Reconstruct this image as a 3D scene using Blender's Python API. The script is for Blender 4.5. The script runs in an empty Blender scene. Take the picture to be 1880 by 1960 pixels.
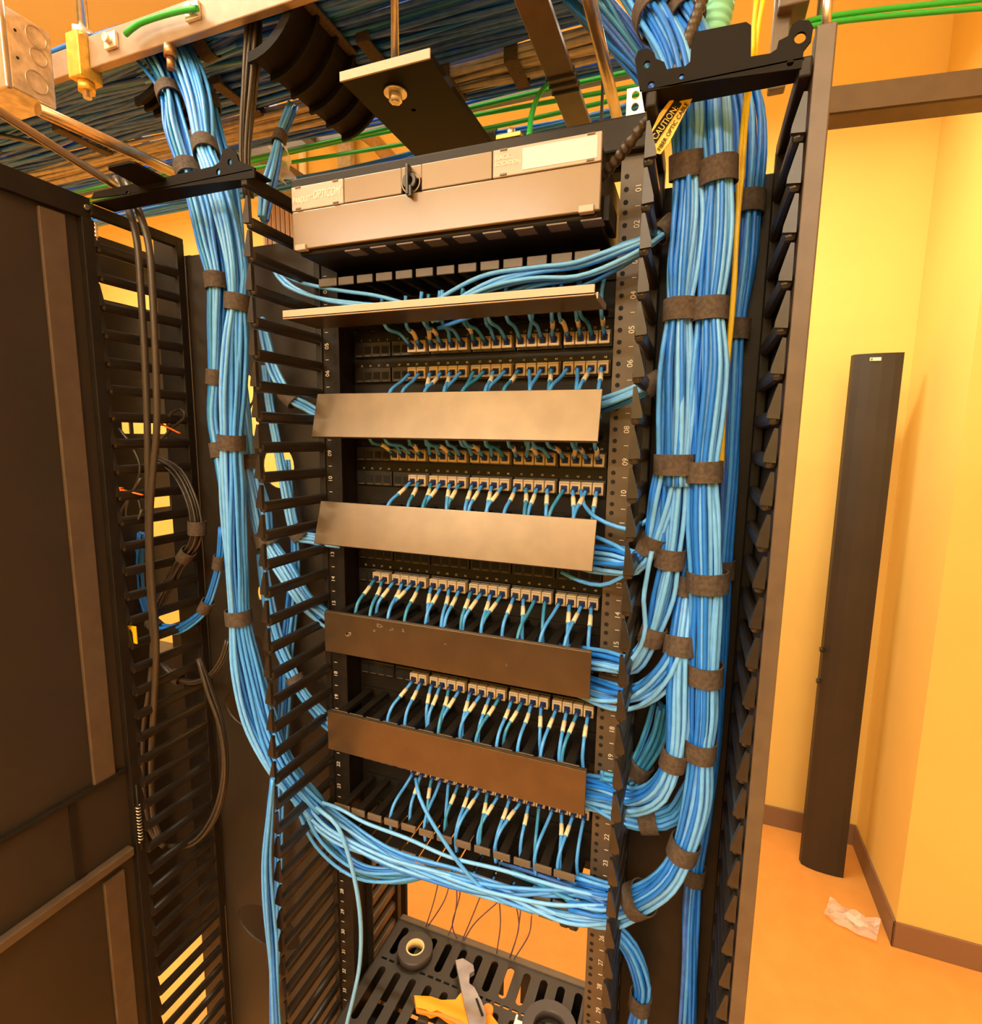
import bpy, bmesh, math, random
from mathutils import Vector, Matrix, Quaternion
random.seed(7)
D = bpy.data
C = bpy.context.scene.collection
U = 0.04445            # one rack unit
T = 2.08               # height of the top of rack unit 1 above the floor
PI = math.pi

# ------------------------------------------------------------------ camera
CAM = Vector((0.57267, -0.76873, 1.73525))
RR = ((0.9344073, 0.3559279, 0.0140800), (0.0629196, -0.1260167, -0.9900308), (-0.3506053, 0.9259779, -0.1401458))
F = 1027.62
cd = D.cameras.new('camera'); cam = D.objects.new('camera', cd); C.objects.link(cam)
cd.sensor_fit = 'HORIZONTAL'; cd.sensor_width = 36; cd.lens = F * 36 / 1880; cd.clip_start = .02; cd.clip_end = 60
m = Matrix(((RR[0][0], -RR[1][0], -RR[2][0], CAM.x), (RR[0][1], -RR[1][1], -RR[2][1], CAM.y), (RR[0][2], -RR[1][2], -RR[2][2], CAM.z), (0, 0, 0, 1)))
cam.matrix_world = m
bpy.context.scene.camera = cam

def ray(x, y):
    a, b = (x - 940) / F, (y - 980) / F
    return Vector([RR[0][i] * a + RR[1][i] * b + RR[2][i] for i in range(3)])
def on(x, y, ax, v):          # the point seen at pixel x, y that lies in the plane X, Y or Z = v
    d = ray(x, y); t = (v - CAM[ax]) / d[ax]
    return CAM + d * t
def aX(x, y, v): return on(x, y, 0, v)
def aY(x, y, v): return on(x, y, 1, v)
def aZ(x, y, v): return on(x, y, 2, v)
def depth(p): return sum(RR[2][i] * (p[i] - CAM[i]) for i in range(3))
def uz(n): return T - n * U

# ------------------------------------------------------------------ materials
def mat(name, col, rough=.5, metal=0, spec=.5, noise=0, nscale=40, bump=0, bscale=300, col2=None, trans=0, emit=0, coat=0, alpha=1):
    M = D.materials.new(name); M.use_nodes = True
    nt = M.node_tree; b = nt.nodes['Principled BSDF']
    b.inputs['Base Color'].default_value = (*col, 1); b.inputs['Roughness'].default_value = rough
    b.inputs['Metallic'].default_value = metal; b.inputs['Specular IOR Level'].default_value = spec
    b.inputs['Transmission Weight'].default_value = trans; b.inputs['Coat Weight'].default_value = coat
    b.inputs['Alpha'].default_value = alpha
    if emit:
        b.inputs['Emission Color'].default_value = (*col, 1); b.inputs['Emission Strength'].default_value = emit
    if noise or col2 or bump:
        tc = nt.nodes.new('ShaderNodeTexCoord')
    if noise or col2:
        n = nt.nodes.new('ShaderNodeTexNoise'); n.inputs['Scale'].default_value = nscale; n.inputs['Detail'].default_value = 4
        nt.links.new(tc.outputs['Object'], n.inputs['Vector'])
        r = nt.nodes.new('ShaderNodeValToRGB')
        c2 = col2 or tuple(min(1, c * (1 + noise)) for c in col)
        c1 = col if col2 else tuple(c * (1 - noise) for c in col)
        r.color_ramp.elements[0].color = (*c1, 1); r.color_ramp.elements[1].color = (*c2, 1)
        r.color_ramp.elements[0].position = .35; r.color_ramp.elements[1].position = .65
        nt.links.new(n.outputs['Fac'], r.inputs['Fac']); nt.links.new(r.outputs['Color'], b.inputs['Base Color'])
    if bump:
        n2 = nt.nodes.new('ShaderNodeTexNoise'); n2.inputs['Scale'].default_value = bscale
        nt.links.new(tc.outputs['Object'], n2.inputs['Vector'])
        bp = nt.nodes.new('ShaderNodeBump'); bp.inputs['Strength'].default_value = bump; bp.inputs['Distance'].default_value = .002
        nt.links.new(n2.outputs['Fac'], bp.inputs['Height']); nt.links.new(bp.outputs['Normal'], b.inputs['Normal'])
    return M
K = dict(
    steel=mat('black powder coat', (.014, .0105, .007), .48, spec=.28, noise=.15, bump=.12, bscale=900),
    panel=mat('black powder coat lit brown', (.028, .021, .013), .5, noise=.1, nscale=6, bump=.08, bscale=900),  # same black metal, warm room light put into its colour
    post=mat('brown grey painted steel', (.10, .069, .041), .42, noise=.1),
    plastic=mat('black plastic', (.020, .0155, .011), .33, noise=.2),
    cover=mat('brushed bronze grey cover', (.135, .096, .056), .31, metal=.75, noise=.08, nscale=25),
    dark=mat('dark hole', (.006, .005, .004), .8),
    tab=mat('grey plastic edge', (.13, .095, .06), .4), edge=mat('pale tan edge', (.46, .35, .25), .45),  # edge: paler tone for the open cover's lip and the plate front
    velcro=mat('black hook and loop strap', (.070, .050, .034), .85, noise=.3, nscale=200),
    blue1=mat('blue jacket', (.075, .34, .84), .36, noise=.06, nscale=90),
    blue2=mat('light blue jacket', (.155, .45, .88), .36, noise=.06, nscale=90),
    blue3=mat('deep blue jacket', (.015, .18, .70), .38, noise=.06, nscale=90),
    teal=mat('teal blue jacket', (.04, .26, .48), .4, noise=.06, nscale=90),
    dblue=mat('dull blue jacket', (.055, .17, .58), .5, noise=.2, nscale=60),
    boot=mat('navy plug boot', (.012, .035, .13), .4),
    sleeve=mat('cream printed sleeve', (.80, .67, .43), .5, noise=.12, nscale=400),
    jack=mat('cream jack plastic', (.68, .50, .26), .42, noise=.06),
    port=mat('port opening', (.10, .07, .035), .5),
    white=mat('white print', (.80, .74, .62), .5),
    label=mat('pale grey label', (.42, .34, .28), .4), ladder=mat('tan painted ladder steel', (.34, .25, .18), .38, metal=.35, noise=.1, nscale=30), scuff=mat('chalk scuff', (.24, .18, .12), .6),
    zinc=mat('zinc plated steel', (.62, .56, .46), .32, metal=.9, noise=.1, nscale=60),
    galv=mat('galvanised steel', (.82, .74, .62), .38, metal=.75, noise=.2, nscale=70),
    emt=mat('conduit steel', (.50, .38, .24), .3, metal=.85, noise=.1),
    yzinc=mat('yellow zinc', (.78, .52, .10), .35, metal=.55, noise=.15, nscale=80),
    green=mat('green insulation', (.02, .42, .05), .35),
    yellow=mat('yellow jacket', (.85, .55, .01), .4),
    fluor=mat('orange plastic', (.95, .20, .01), .4),
    tool=mat('orange tool grip', (.95, .33, .01), .4),
    grey=mat('grey tool metal', (.30, .27, .27), .4, metal=.3, noise=.15),
    beige=mat('beige jacket', (.45, .42, .37), .5, noise=.15, nscale=60),
    blackc=mat('black cord', (.035, .028, .022), .35),
    brownc=mat('black brown cord', (.055, .041, .027), .38),
    purple=mat('mauve string', (.16, .09, .13), .5),
    cyan=mat('teal corrugated duct', (.22, .62, .45), .45),
    tape=mat('black tape', (.045, .035, .03), .45),
    core=mat('tape core', (.75, .52, .22), .6),
    smoke=mat('smoke grey door', (.225, .158, .088), .22, noise=.05, nscale=9, bump=.06, bscale=12),
    red=mat('red paint', (.70, .06, .02), .4),
    copper=mat('bronze nut', (.40, .22, .10), .35, metal=.7),
    clear=mat('clear plastic bag', (.95, .85, .75), .25, alpha=.45),
    wall=mat('yellow wall paint', (.82, .595, .165), .75, noise=.02, nscale=3, bump=.05, bscale=250),
    floor=mat('tan vinyl floor', (.74, .33, .065), .5, col2=(.78, .36, .075), nscale=12),
    base=mat('brown vinyl base', (.24, .14, .075), .5),
    ceil=mat('ceiling paint', (.80, .70, .50), .9), black=mat('satin black', (.008, .0065, .005), .6, spec=.12),
    lamp=mat('lit diffuser', (1, .94, .82), .6, emit=6),
    whitep=mat('white painted pipe', (.85, .80, .70), .4),
    vent=mat('vent slats', (.55, .36, .14), .5),
)

# ------------------------------------------------------------------ mesh building
class MB:
    def __init__(s): s.v = []; s.f = []; s.mi = []; s.sm = []
    def add(s, vs, fs, mi=0, sm=False):
        b = len(s.v); s.v += [tuple(v) for v in vs]
        for f in fs: s.f.append(tuple(b + i for i in f)); s.mi.append(mi); s.sm.append(sm)
        return s
    def box(s, lo, hi, bev=0, mi=0, rot=None, piv=None):
        lo, hi = Vector(lo), Vector(hi)
        bm = bmesh.new(); bmesh.ops.create_cube(bm, size=1)
        c = (lo + hi) / 2; d = hi - lo
        for v in bm.verts: v.co = Vector((v.co.x * d.x, v.co.y * d.y, v.co.z * d.z)) + c
        if bev: bmesh.ops.bevel(bm, geom=bm.edges[:], offset=bev, segments=2, affect='EDGES', profile=.5)
        if rot is not None:
            piv = Vector(piv) if piv is not None else c
            for v in bm.verts: v.co = rot @ (v.co - piv) + piv
        bm.verts.ensure_lookup_table(); bm.verts.index_update()
        s.add([v.co for v in bm.verts], [[v.index for v in f.verts] for f in bm.faces], mi); bm.free(); return s
    def tube(s, pts, r, n=8, mi=0, caps=True, prof=None):
        pts = [Vector(p) for p in pts]; k = len(pts)
        rs = r if isinstance(r, (list, tuple)) else [r] * k
        tan = [(pts[min(i + 1, k - 1)] - pts[max(i - 1, 0)]).normalized() for i in range(k)]
        a = Vector((0, 0, 1)) if abs(tan[0].z) < .9 else Vector((1, 0, 0))
        u = tan[0].cross(a).normalized(); vs = []; prev = tan[0]
        for i in range(k):
            q = prev.rotation_difference(tan[i]); u = q @ u; u = (u - tan[i] * u.dot(tan[i])).normalized(); prev = tan[i]
            w = tan[i].cross(u)
            for j in range(n):
                t = 2 * PI * j / n
                if prof: cx, cy = prof[0] * math.cos(t), prof[1] * math.sin(t)
                else: cx, cy = math.cos(t), math.sin(t)
                vs.append(pts[i] + (u * cx + w * cy) * rs[i])
        fs = [(i * n + j, i * n + (j + 1) % n, (i + 1) * n + (j + 1) % n, (i + 1) * n + j) for i in range(k - 1) for j in range(n)]
        s.add(vs, fs, mi, True)
        if caps:
            b = len(s.v) - k * n
            s.f.append(tuple(b + j for j in reversed(range(n)))); s.mi.append(mi); s.sm.append(False)
            s.f.append(tuple(b + (k - 1) * n + j for j in range(n))); s.mi.append(mi); s.sm.append(False)
        return s
    def cyl(s, a, b, r, n=16, mi=0): return s.tube([a, b], r, n, mi)
    def prism(s, poly, vec, mi=0):        # polygon of 3-D points extruded along vec
        poly = [Vector(p) for p in poly]; vec = Vector(vec); n = len(poly)
        s.add(poly + [p + vec for p in poly], [tuple(range(n - 1, -1, -1)), tuple(range(n, 2 * n))] + [(i, (i + 1) % n, n + (i + 1) % n, n + i) for i in range(n)], mi)
        return s
    def ring(s, c, ax, r0, r1, h, n=40, mi=0, mi2=None):   # a thick ring, axis ax, its base at c
        c = Vector(c); ax = Vector(ax).normalized(); u = ax.orthogonal().normalized(); w = ax.cross(u); vs = []
        for r, z in ((r0, 0), (r1, 0), (r1, h), (r0, h)):
            for j in range(n): t = 2 * PI * j / n; vs.append(c + ax * z + (u * math.cos(t) + w * math.sin(t)) * r)
        for a in range(4):
            b = (a + 1) % 4
            s.add([], [], 0)
            base = None
        b0 = len(s.v); s.v += [tuple(v) for v in vs]
        for a in range(4):
            b = (a + 1) % 4
            for j in range(n):
                s.f.append((b0 + a * n + j, b0 + a * n + (j + 1) % n, b0 + b * n + (j + 1) % n, b0 + b * n + j))
                s.mi.append(mi2 if (a == 3 and mi2 is not None) else mi); s.sm.append(a in (1, 3))
        return s
    def mesh(s, name, mats):
        me = D.meshes.new(name); me.from_pydata(s.v, [], s.f)
        for x in (mats if isinstance(mats, (list, tuple)) else [mats]): me.materials.append(x)
        me.polygons.foreach_set('material_index', s.mi); me.polygons.foreach_set('use_smooth', s.sm)
        me.update(); return me
    def obj(s, name, mats, parent=None):
        o = D.objects.new(name, s.mesh(name, mats)); C.objects.link(o)
        if parent is not None:
            q = parent; w = Vector((0, 0, 0))
            while q is not None: w += q.location; q = q.parent
            o.parent = parent; o.location = -w
        return o

def plate(outer, holes, t, M):
    """flat plate from 2-D outlines with holes, thickness t, placed by matrix M (its local xy plane)"""
    cu = D.curves.new('outline', 'CURVE'); cu.dimensions = '2D'; cu.fill_mode = 'BOTH'; cu.extrude = t / 2
    for pl in [outer] + holes:
        sp = cu.splines.new('POLY'); sp.points.add(len(pl) - 1); sp.use_cyclic_u = True
        for p, q in zip(sp.points, pl): p.co = (q[0], q[1], 0, 1)
    o = D.objects.new('outline', cu); C.objects.link(o); bpy.context.view_layer.update()
    me = D.meshes.new_from_object(o)
    vs = [M @ v.co for v in me.vertices]; fs = [tuple(p.vertices) for p in me.polygons]
    D.objects.remove(o); D.curves.remove(cu); D.meshes.remove(me)
    return vs, fs
def text(body, size, M, align='LEFT', shear=0, space=1):
    cu = D.curves.new('lettering', 'FONT'); cu.body = body; cu.size = size; cu.extrude = .0002; cu.align_x = align; cu.align_y = 'CENTER'; cu.shear = shear; cu.space_character = space
    o = D.objects.new('lettering', cu); C.objects.link(o); bpy.context.view_layer.update()
    me = D.meshes.new_from_object(o)
    vs = [M @ v.co for v in me.vertices]; fs = [tuple(p.vertices) for p in me.polygons]
    D.objects.remove(o); D.curves.remove(cu); D.meshes.remove(me)
    return vs, fs
def fit(body, width, size, M, shear=0):
    v, f = text(body, size, Matrix.Identity(4), shear=shear); k = width / (max(p.x for p in v) - min(p.x for p in v))
    return [M @ Vector((p.x * k, p.y, p.z)) for p in v], f
def frame(o, x, y):           # matrix whose local x, y axes are the given directions
    x = Vector(x).normalized(); z = x.cross(Vector(y)).normalized(); y = z.cross(x)
    return Matrix(((x.x, y.x, z.x, o[0]), (x.y, y.y, z.y, o[1]), (x.z, y.z, z.z, o[2]), (0, 0, 0, 1)))
def FX(o): return frame(o, (1, 0, 0), (0, 0, 1))            # front-facing (x right, y up)
def oval(cx, cy, rx, ry, n=24): return [(cx + rx * math.cos(2 * PI * i / n), cy + ry * math.sin(2 * PI * i / n)) for i in range(n)]
def obround(cx, cy, w, h, n=8):
    r = w / 2; k = h / 2 - r
    return [(cx + r * math.cos(PI * i / n), cy + k + r * math.sin(PI * i / n)) for i in range(n + 1)] + [(cx - r * math.cos(PI * i / n), cy - k - r * math.sin(PI * i / n)) for i in range(n + 1)]
def rect(x0, y0, x1, y1): return [(x0, y0), (x1, y0), (x1, y1), (x0, y1)]

def tag(o, label, cat, group=None):
    n = len(label.split()); assert 4 <= n <= 16, (n, label)
    o['label'] = label; o['category'] = cat
    if group: o['group'] = group
    return o
def thing(name, label, cat, loc=(0, 0, 0), group=None):
    o = D.objects.new(name, None); C.objects.link(o); o.location = loc; o.empty_display_size = .02
    return tag(o, label, cat, group)
def struct(name, mb, m):
    o = mb.obj(name, m); o['kind'] = 'structure'; return o

def smooth(ctrl, step=.012):
    """Catmull-Rom through control tuples (any number of components), about STEP apart in the first three"""
    P = [tuple(map(float, c)) for c in ctrl]
    P = [tuple(2 * a - b for a, b in zip(P[0], P[1]))] + P + [tuple(2 * a - b for a, b in zip(P[-1], P[-2]))]
    out = []
    for i in range(1, len(P) - 2):
        a, b, c, d = P[i - 1:i + 3]
        L = math.dist(b[:3], c[:3]); n = max(2, int(L / step))
        for k in range(n):
            t = k / n
            out.append(tuple(.5 * (2 * q + (r - p) * t + (2 * p - 5 * q + 4 * r - s) * t * t + (3 * q - p - 3 * r + s) * t ** 3) for p, q, r, s in zip(a, b, c, d)))
    out.append(P[-2]); return out
def frames(pts):
    k = len(pts); pts = [Vector(p) for p in pts]
    tan = [(pts[min(i + 1, k - 1)] - pts[max(i - 1, 0)]).normalized() for i in range(k)]
    a = Vector((0, 1, 0)) if abs(tan[0].y) < .9 else Vector((1, 0, 0))
    u = tan[0].cross(a).normalized(); prev = tan[0]; out = []
    for i in range(k):
        q = prev.rotation_difference(tan[i]); u = q @ u; u = (u - tan[i] * u.dot(tan[i])).normalized(); prev = tan[i]
        out.append((tan[i], u, tan[i].cross(u)))
    return out
def pxpath(lst, Y):
    """control points (px, py, half width in px[, Y]) -> (X, Y, Z, radius)"""
    out = []
    for c in lst:
        p = aY(c[0], c[1], c[3] if len(c) > 3 else Y); out.append((p.x, p.y, p.z, c[2] * depth(p) / F))
    return out
STEP = .014
def bundle(label, ctrl, n, straps=(), mats=('blue1', 'blue2', 'blue1', 'blue3'), rc=.0031, twist=.5, jit=.16, name='cable_bundle', cat='cable bundle', group=None, part='cable', flat=1, sw=.025, sides=7, loose=0, step=STEP):
    """a strapped bundle: every cable and every strap a part. ctrl = (X,Y,Z,R) control points; straps = indices into ctrl (may be fractional)"""
    pts = smooth(ctrl, step); fr = frames([p[:3] for p in pts]); k = len(pts)
    root = thing(name, label, cat, Vector(pts[-1][:3]) , group)
    Ls = [0]
    for i in range(1, k): Ls.append(Ls[-1] + math.dist(pts[i][:3], pts[i - 1][:3]))
    for s in range(n):
        rr = math.sqrt((s + .5) / n); th = s * 2.39996
        ph1, ph2 = random.uniform(0, 6.28), random.uniform(0, 6.28); f1, f2 = random.uniform(9, 16), random.uniform(9, 16)
        path = []
        for i in range(k):
            t, u, w = fr[i]; R = max(pts[i][3] - rc, 0.0006); L = Ls[i]
            a = th + twist * L
            ou = (rr * math.cos(a) + jit * math.sin(f1 * L + ph1)) * R; ow = (rr * math.sin(a) + jit * math.sin(f2 * L + ph2)) * R * flat
            q = math.hypot(ou, ow / flat)
            if q > R: ou *= R / q; ow *= R / q
            path.append(Vector(pts[i][:3]) + u * ou + w * ow)
        MB().tube(path, rc, sides).obj(part, K[mats[s % len(mats)]], root)
    # straps: short bands standing just proud of the cables
    cum = []; acc = 0
    cidx = [0]
    for i in range(len(ctrl) - 1):
        L = math.dist(ctrl[i][:3], ctrl[i + 1][:3]); cidx.append(cidx[-1] + max(2, int(L / step)))
    for si in straps:
        i0 = int(si); fr_ = si - i0
        idx = cidx[i0] + (0 if i0 + 1 >= len(cidx) else fr_ * (cidx[i0 + 1] - cidx[i0])); idx = min(k - 1, int(round(idx)))
        c = Vector(pts[idx][:3]); t, u, w = fr[idx]; R = pts[idx][3]
        mb = MB(); ns = 28
        def loop(rad, z): return [c + t * z + (u * math.cos(2 * PI * j / ns) + w * math.sin(2 * PI * j / ns) * flat) * rad * (1 + .02 * math.sin(6 * PI * j / ns + idx)) for j in range(ns)]
        quad = [(j, (j + 1) % ns, ns + (j + 1) % ns, ns + j) for j in range(ns)]
        ro, ri, h = R + .0032, R + .0012, sw / 2
        for A, B_, sm in ((loop(ro, -h), loop(ro, h), True), (loop(ri, -h), loop(ri, h), True), (loop(ri, h), loop(ro, h), False), (loop(ri, -h), loop(ro, -h), False)): mb.add(A + B_, quad, 0, sm)
        # overlapped tail of the strap
        mb.obj('strap', K['velcro'], root)
    return root
def pbundle(label, px, Y, n, straps=(), **kw): return bundle(label, pxpath(px, Y), n, straps, **kw)
def cable(name, label, cat, ctrl, r, m, group=None, sides=8, step=.012):
    o = MB().tube([p[:3] for p in smooth(ctrl, step)], r, sides).obj(name, K[m]); return tag(o, label, cat, group)
def pcable(name, label, cat, px, Y, r, m, group=None):
    c = []
    for q in px:
        p = aY(q[0], q[1], q[2] if len(q) > 2 else Y); c.append(tuple(p))
    return cable(name, label, cat, c, r, m, group)

# ------------------------------------------------------------------ the room
CE = 3.7
struct('floor', MB().box((-4.1, -3.6, -.1), (3.3, 1.87, 0)), K['floor'])
struct('ceiling', MB().box((-4.1, -3.6, CE), (3.3, 1.87, CE + .1)), K['ceil'])
struct('wall_back', MB().box((-4.1, 1.77, 0), (1.32, 1.87, CE)), K['wall'])
struct('wall_corner', MB().box((1.32, 1.27, 0), (3.3, 1.87, CE)), K['wall'])
struct('wall_right', MB().box((3.2, -3.6, 0), (3.3, 1.27, CE)), K['wall'])
struct('wall_left', MB().box((-4.1, -3.6, 0), (-4.0, 1.77, CE)), K['wall'])
struct('wall_front', MB().box((-4.0, -3.6, 0), (3.2, -3.5, CE)), K['wall'])
struct('baseboard_back', MB().box((-4.0, 1.762, 0), (1.32, 1.77, .095), .002), K['base'])
struct('baseboard_corner', MB().box((1.312, 1.262, 0), (1.32, 1.762, .095), .002).box((1.312, 1.262, 0), (3.2, 1.27, .095), .002), K['base'])
def pendant(x, y, z, w, d, e, label, up=0):
    t = thing('ceiling_light', label, 'light', (x, y, z), 'ceiling lights')
    MB().box((x - w / 2, y - d / 2, z + .01), (x + w / 2, y + d / 2, z + .07), .004).obj('housing', K['whitep'], t)
    s = MB()
    for sx in (-1, 1): s.cyl((x + sx * w * .35, y, z + .07), (x + sx * w * .35, y, CE), .004, 8)
    s.obj('hanger', K['zinc'], t)
    l = D.lights.new('lamp', 'AREA'); l.shape = 'RECTANGLE'; l.size = w - .04; l.size_y = d - .04; l.energy = e; l.color = (1, .90, .74)
    o = D.objects.new('lamp', l); C.objects.link(o); o.location = (x, y, z)
    if up:
        l = l.copy(); l.energy = up; o = D.objects.new('lamp', l); C.objects.link(o); o.location = (x, y, z + .08); o.rotation_euler = (PI, 0, 0)  # upward lamp added to brighten what the tilted covers reflect
pendant(.35, .87, 3.0, 1.2, .16, 34, 'long strip light hung over the aisle behind the rack')
pendant(-2.2, .87, 3.0, 1.2, .16, 30, 'strip light hung over the back aisle further left')
pendant(.9, -2.5, 2.9, 1.6, .3, 66, 'strip light hung over the front aisle behind the camera', 90)
pendant(-1.0, -2.5, 2.9, 1.6, .3, 66, 'strip light hung over the front aisle at the left end', 90)
pendant(-.75, -.60, 3.25, 1.2, .25, 26, 'strip light hung above the left channel door')
struct('added_dark_screen', MB().box((-3.6, -2.75, 0), (2.6, -2.65, 1.3)), K['steel'])  # unseen dark screen added so the level covers reflect something dark
W_ = D.worlds.new('room air'); bpy.context.scene.world = W_; W_.use_nodes = True
W_.node_tree.nodes['Background'].inputs[0].default_value = (.02, .015, .01, 1)

# ------------------------------------------------------------------ main rack
rack = thing('equipment_rack', 'black steel rack holding patch panels between two cable channels', 'rack', (.2325, .03, 0))
for s, hx in ((-1, 0.0), (1, .4651)):
    mb = MB()
    mb.box((min(hx + s * .026, hx - s * .0078), 0, .0), (max(hx + s * .026, hx - s * .0078), .003, 2.10))
    mb.box((min(hx + s * .002, hx + s * .005), .003, 0), (max(hx + s * .002, hx + s * .005), .060, 2.10))
    mb.box((min(hx + s * .026, hx - s * .0115), .060, 0), (max(hx + s * .026, hx - s * .0115), .063, 2.10))
    for n in range(0, 40):
        for dz in (.00635, .022225, .0381):
            z = uz(n) - dz
            for (x, y) in ((hx, -.0003), (hx - s * .004, .0597)):
                p = [(x + .0033 * math.cos(2 * PI * j / 10), y, z + .0033 * math.sin(2 * PI * j / 10)) for j in range(10)]
                mb.add(p, [tuple(range(10))], 1)
    up = mb.obj('upright', [K['steel'] if s < 0 else K['post'], K['dark']], rack)
    mb = MB()
    for n in range(1, 38):
        xx = hx + s * .0158
        mb.add(*text('%02d' % n, .0105, frame((xx, -.0006, uz(n - .5)), (0, 0, 1), (-1, 0, 0)), 'CENTER'))
        mb.box((xx - .003, -.0008, uz(n) - .0004), (xx + .003, 0, uz(n) + .0004))
    mb.obj('unit_numbers', K['white'], up)
MB().box((-.07, -.012, 2.100), (.50, .026, 2.142), .003).obj('top_bar', K['steel'], rack)
MB().box((-.07, .04, 2.100), (.50, .075, 2.142), .003).obj('top_bar', K['steel'], rack)
mb = MB()
for s, hx in ((-1, 0.0), (1, .4651)): mb.box((hx - .04, -.02, 0), (hx + .04, .09, .012), .002)
mb.obj('foot', K['steel'], rack)
cl = thing('ground_clamp', 'small brass ground clamp with bright screw on rack top bar', 'clamp', (.40, .0, 2.142))
q = aY(978, 266, .0)
MB().box((q.x - .018, -.012, 2.142), (q.x + .018, .012, 2.148), .001).obj('plate', K['yzinc'], cl)
MB().cyl((q.x, 0, 2.148), (q.x, 0, 2.158), .006, 12).obj('screw', K['zinc'], cl)
q = aY(1215, 240, .0)
fl = thing('bolted_bracket', 'small zinc bracket with two bolt holes at rack top right', 'bracket', (q.x, 0, 2.142))
mb = MB(); v, f = plate(rect(q.x - .012, 2.142, q.x + .012, 2.180), [oval(q.x - .001, 2.171, .005, .005), oval(q.x - .001, 2.157, .005, .005)], .003, frame((0, .004, 0), (1, 0, 0), (0, 0, 1)))
mb.add(v, f); mb.obj('plate', K['galv'], fl)

# ------------------------------------------------------------------ horizontal cable managers
TABX = [.024 + .0335 * i for i in range(13)]
def comb(z, up, front=-.047, sw=.007):
    mb = MB()
    for i, x in enumerate(TABX):
        w = .0275 if 0 < i < 12 else .033
        mb.box((x - w / 2, front, z - .012), (x + w / 2, front + .0035, z), .001, 1)
        mb.box((x - sw, front + .003, z - .010), (x + sw, .055, z - .002), .0015)
    mb.box((.008, .050, z - .012), (.457, .056, z))
    return mb
def hman(k, cover, label):
    t = thing('horizontal_cable_manager', label, 'cable manager', (.2325, .055, uz(k + 2)), 'horizontal cable managers in the rack')
    MB().box((.0, .0545, uz(k + 2) - .001), (.465, .0585, uz(k) + .001)).obj('back_plate', K['steel'], t)
    comb(uz(k + .42), 1).obj('finger_comb', [K['steel'], K['tab']], t)
    comb(uz(k + 1.60), 0, -.047, .0145).obj('finger_comb', [K['steel'], K['tab']], t)
    h = 1.58 * U
    if cover is None: return t
    kind, ang, top = cover
    mb = MB(); zt = uz(k + top)
    if kind == 'open':      # swung down about its lower edge until it lies level
        z = uz(k + 2.03)
        mb.box((.004, -.125, z - .0030), (.452, -.048, z), .0008)
        mb.box((.004, -.125, z - .0035), (.452, -.1215, z + .0085), .0008, 1)
        o = mb.obj('cover', [K['cover'], K['edge']], t)
        MB().box((.4515, -.11, z - .004), (.4535, -.05, z + .003)).obj('cover_hinge', K['zinc'], o)
        return t
    R = Matrix.Rotation(math.radians(ang), 3, 'X'); pv = (0, -.051, zt)
    mb.box((.004, -.0535, zt - h), (.454, -.0505, zt), .0008, 0, R, pv)
    mb.box((.004, -.0505, zt - .0015), (.454, -.046, zt + .0005), .0004, 0, R, pv)
    mb.box((.004, -.0505, zt - h), (.454, -.046, zt - h + .002), .0004, 0, R, pv)
    if k == 14:             # chalky scuffs on this cover
        for (x, z, l, a, w) in ((.055, -.033, .020, .6, .004), (.113, -.010, .012, .1, .004), (.135, -.013, .009, -.5, .003), (.102, -.020, .005, .3, .003), (.155, -.012, .006, -.8, .002), (.23, -.022, .004, .4, .002), (.33, -.040, .005, -.6, .0012)):
            for j in range(5):
                xx, zz = x + random.uniform(-.3, .3) * l, zt + z + random.uniform(-.002, .002); ll = l * random.uniform(.3, .7)
                p = [(-ll / 2, -w / 4), (0, -w / 3), (ll / 2, -w / 6), (ll / 2, w / 5), (0, w / 3), (-ll / 2, w / 6)]
                ca, sa = math.cos(a), math.sin(a)
                mb.add([(xx + u_ * ca - v_ * sa, -.0538, zz + u_ * sa + v_ * ca) for u_, v_ in p], [tuple(range(6))], 1)
    o = mb.obj('cover', [K['cover'], K['scuff']], t)
    return t
hman(2, ('open', 0, 0), 'black cable manager with its cover swung open, directly under the fibre enclosure')
hman(6, ('shut', -15, .36), 'cable manager with tan-lit tilted cover, the upper of the two')
hman(10, ('shut', -17, .22), 'cable manager with tan-lit tilted cover, the lower of the two')
hman(14, ('shut', 0, .40), 'cable manager with dark scuffed cover, below the two tan-lit covers')
hman(18, ('shut', 0, .44), 'cable manager with clean dark cover, lowest covered one in the rack')
hman(22, None, 'cable manager without cover, its comb open above the yellow window')

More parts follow.
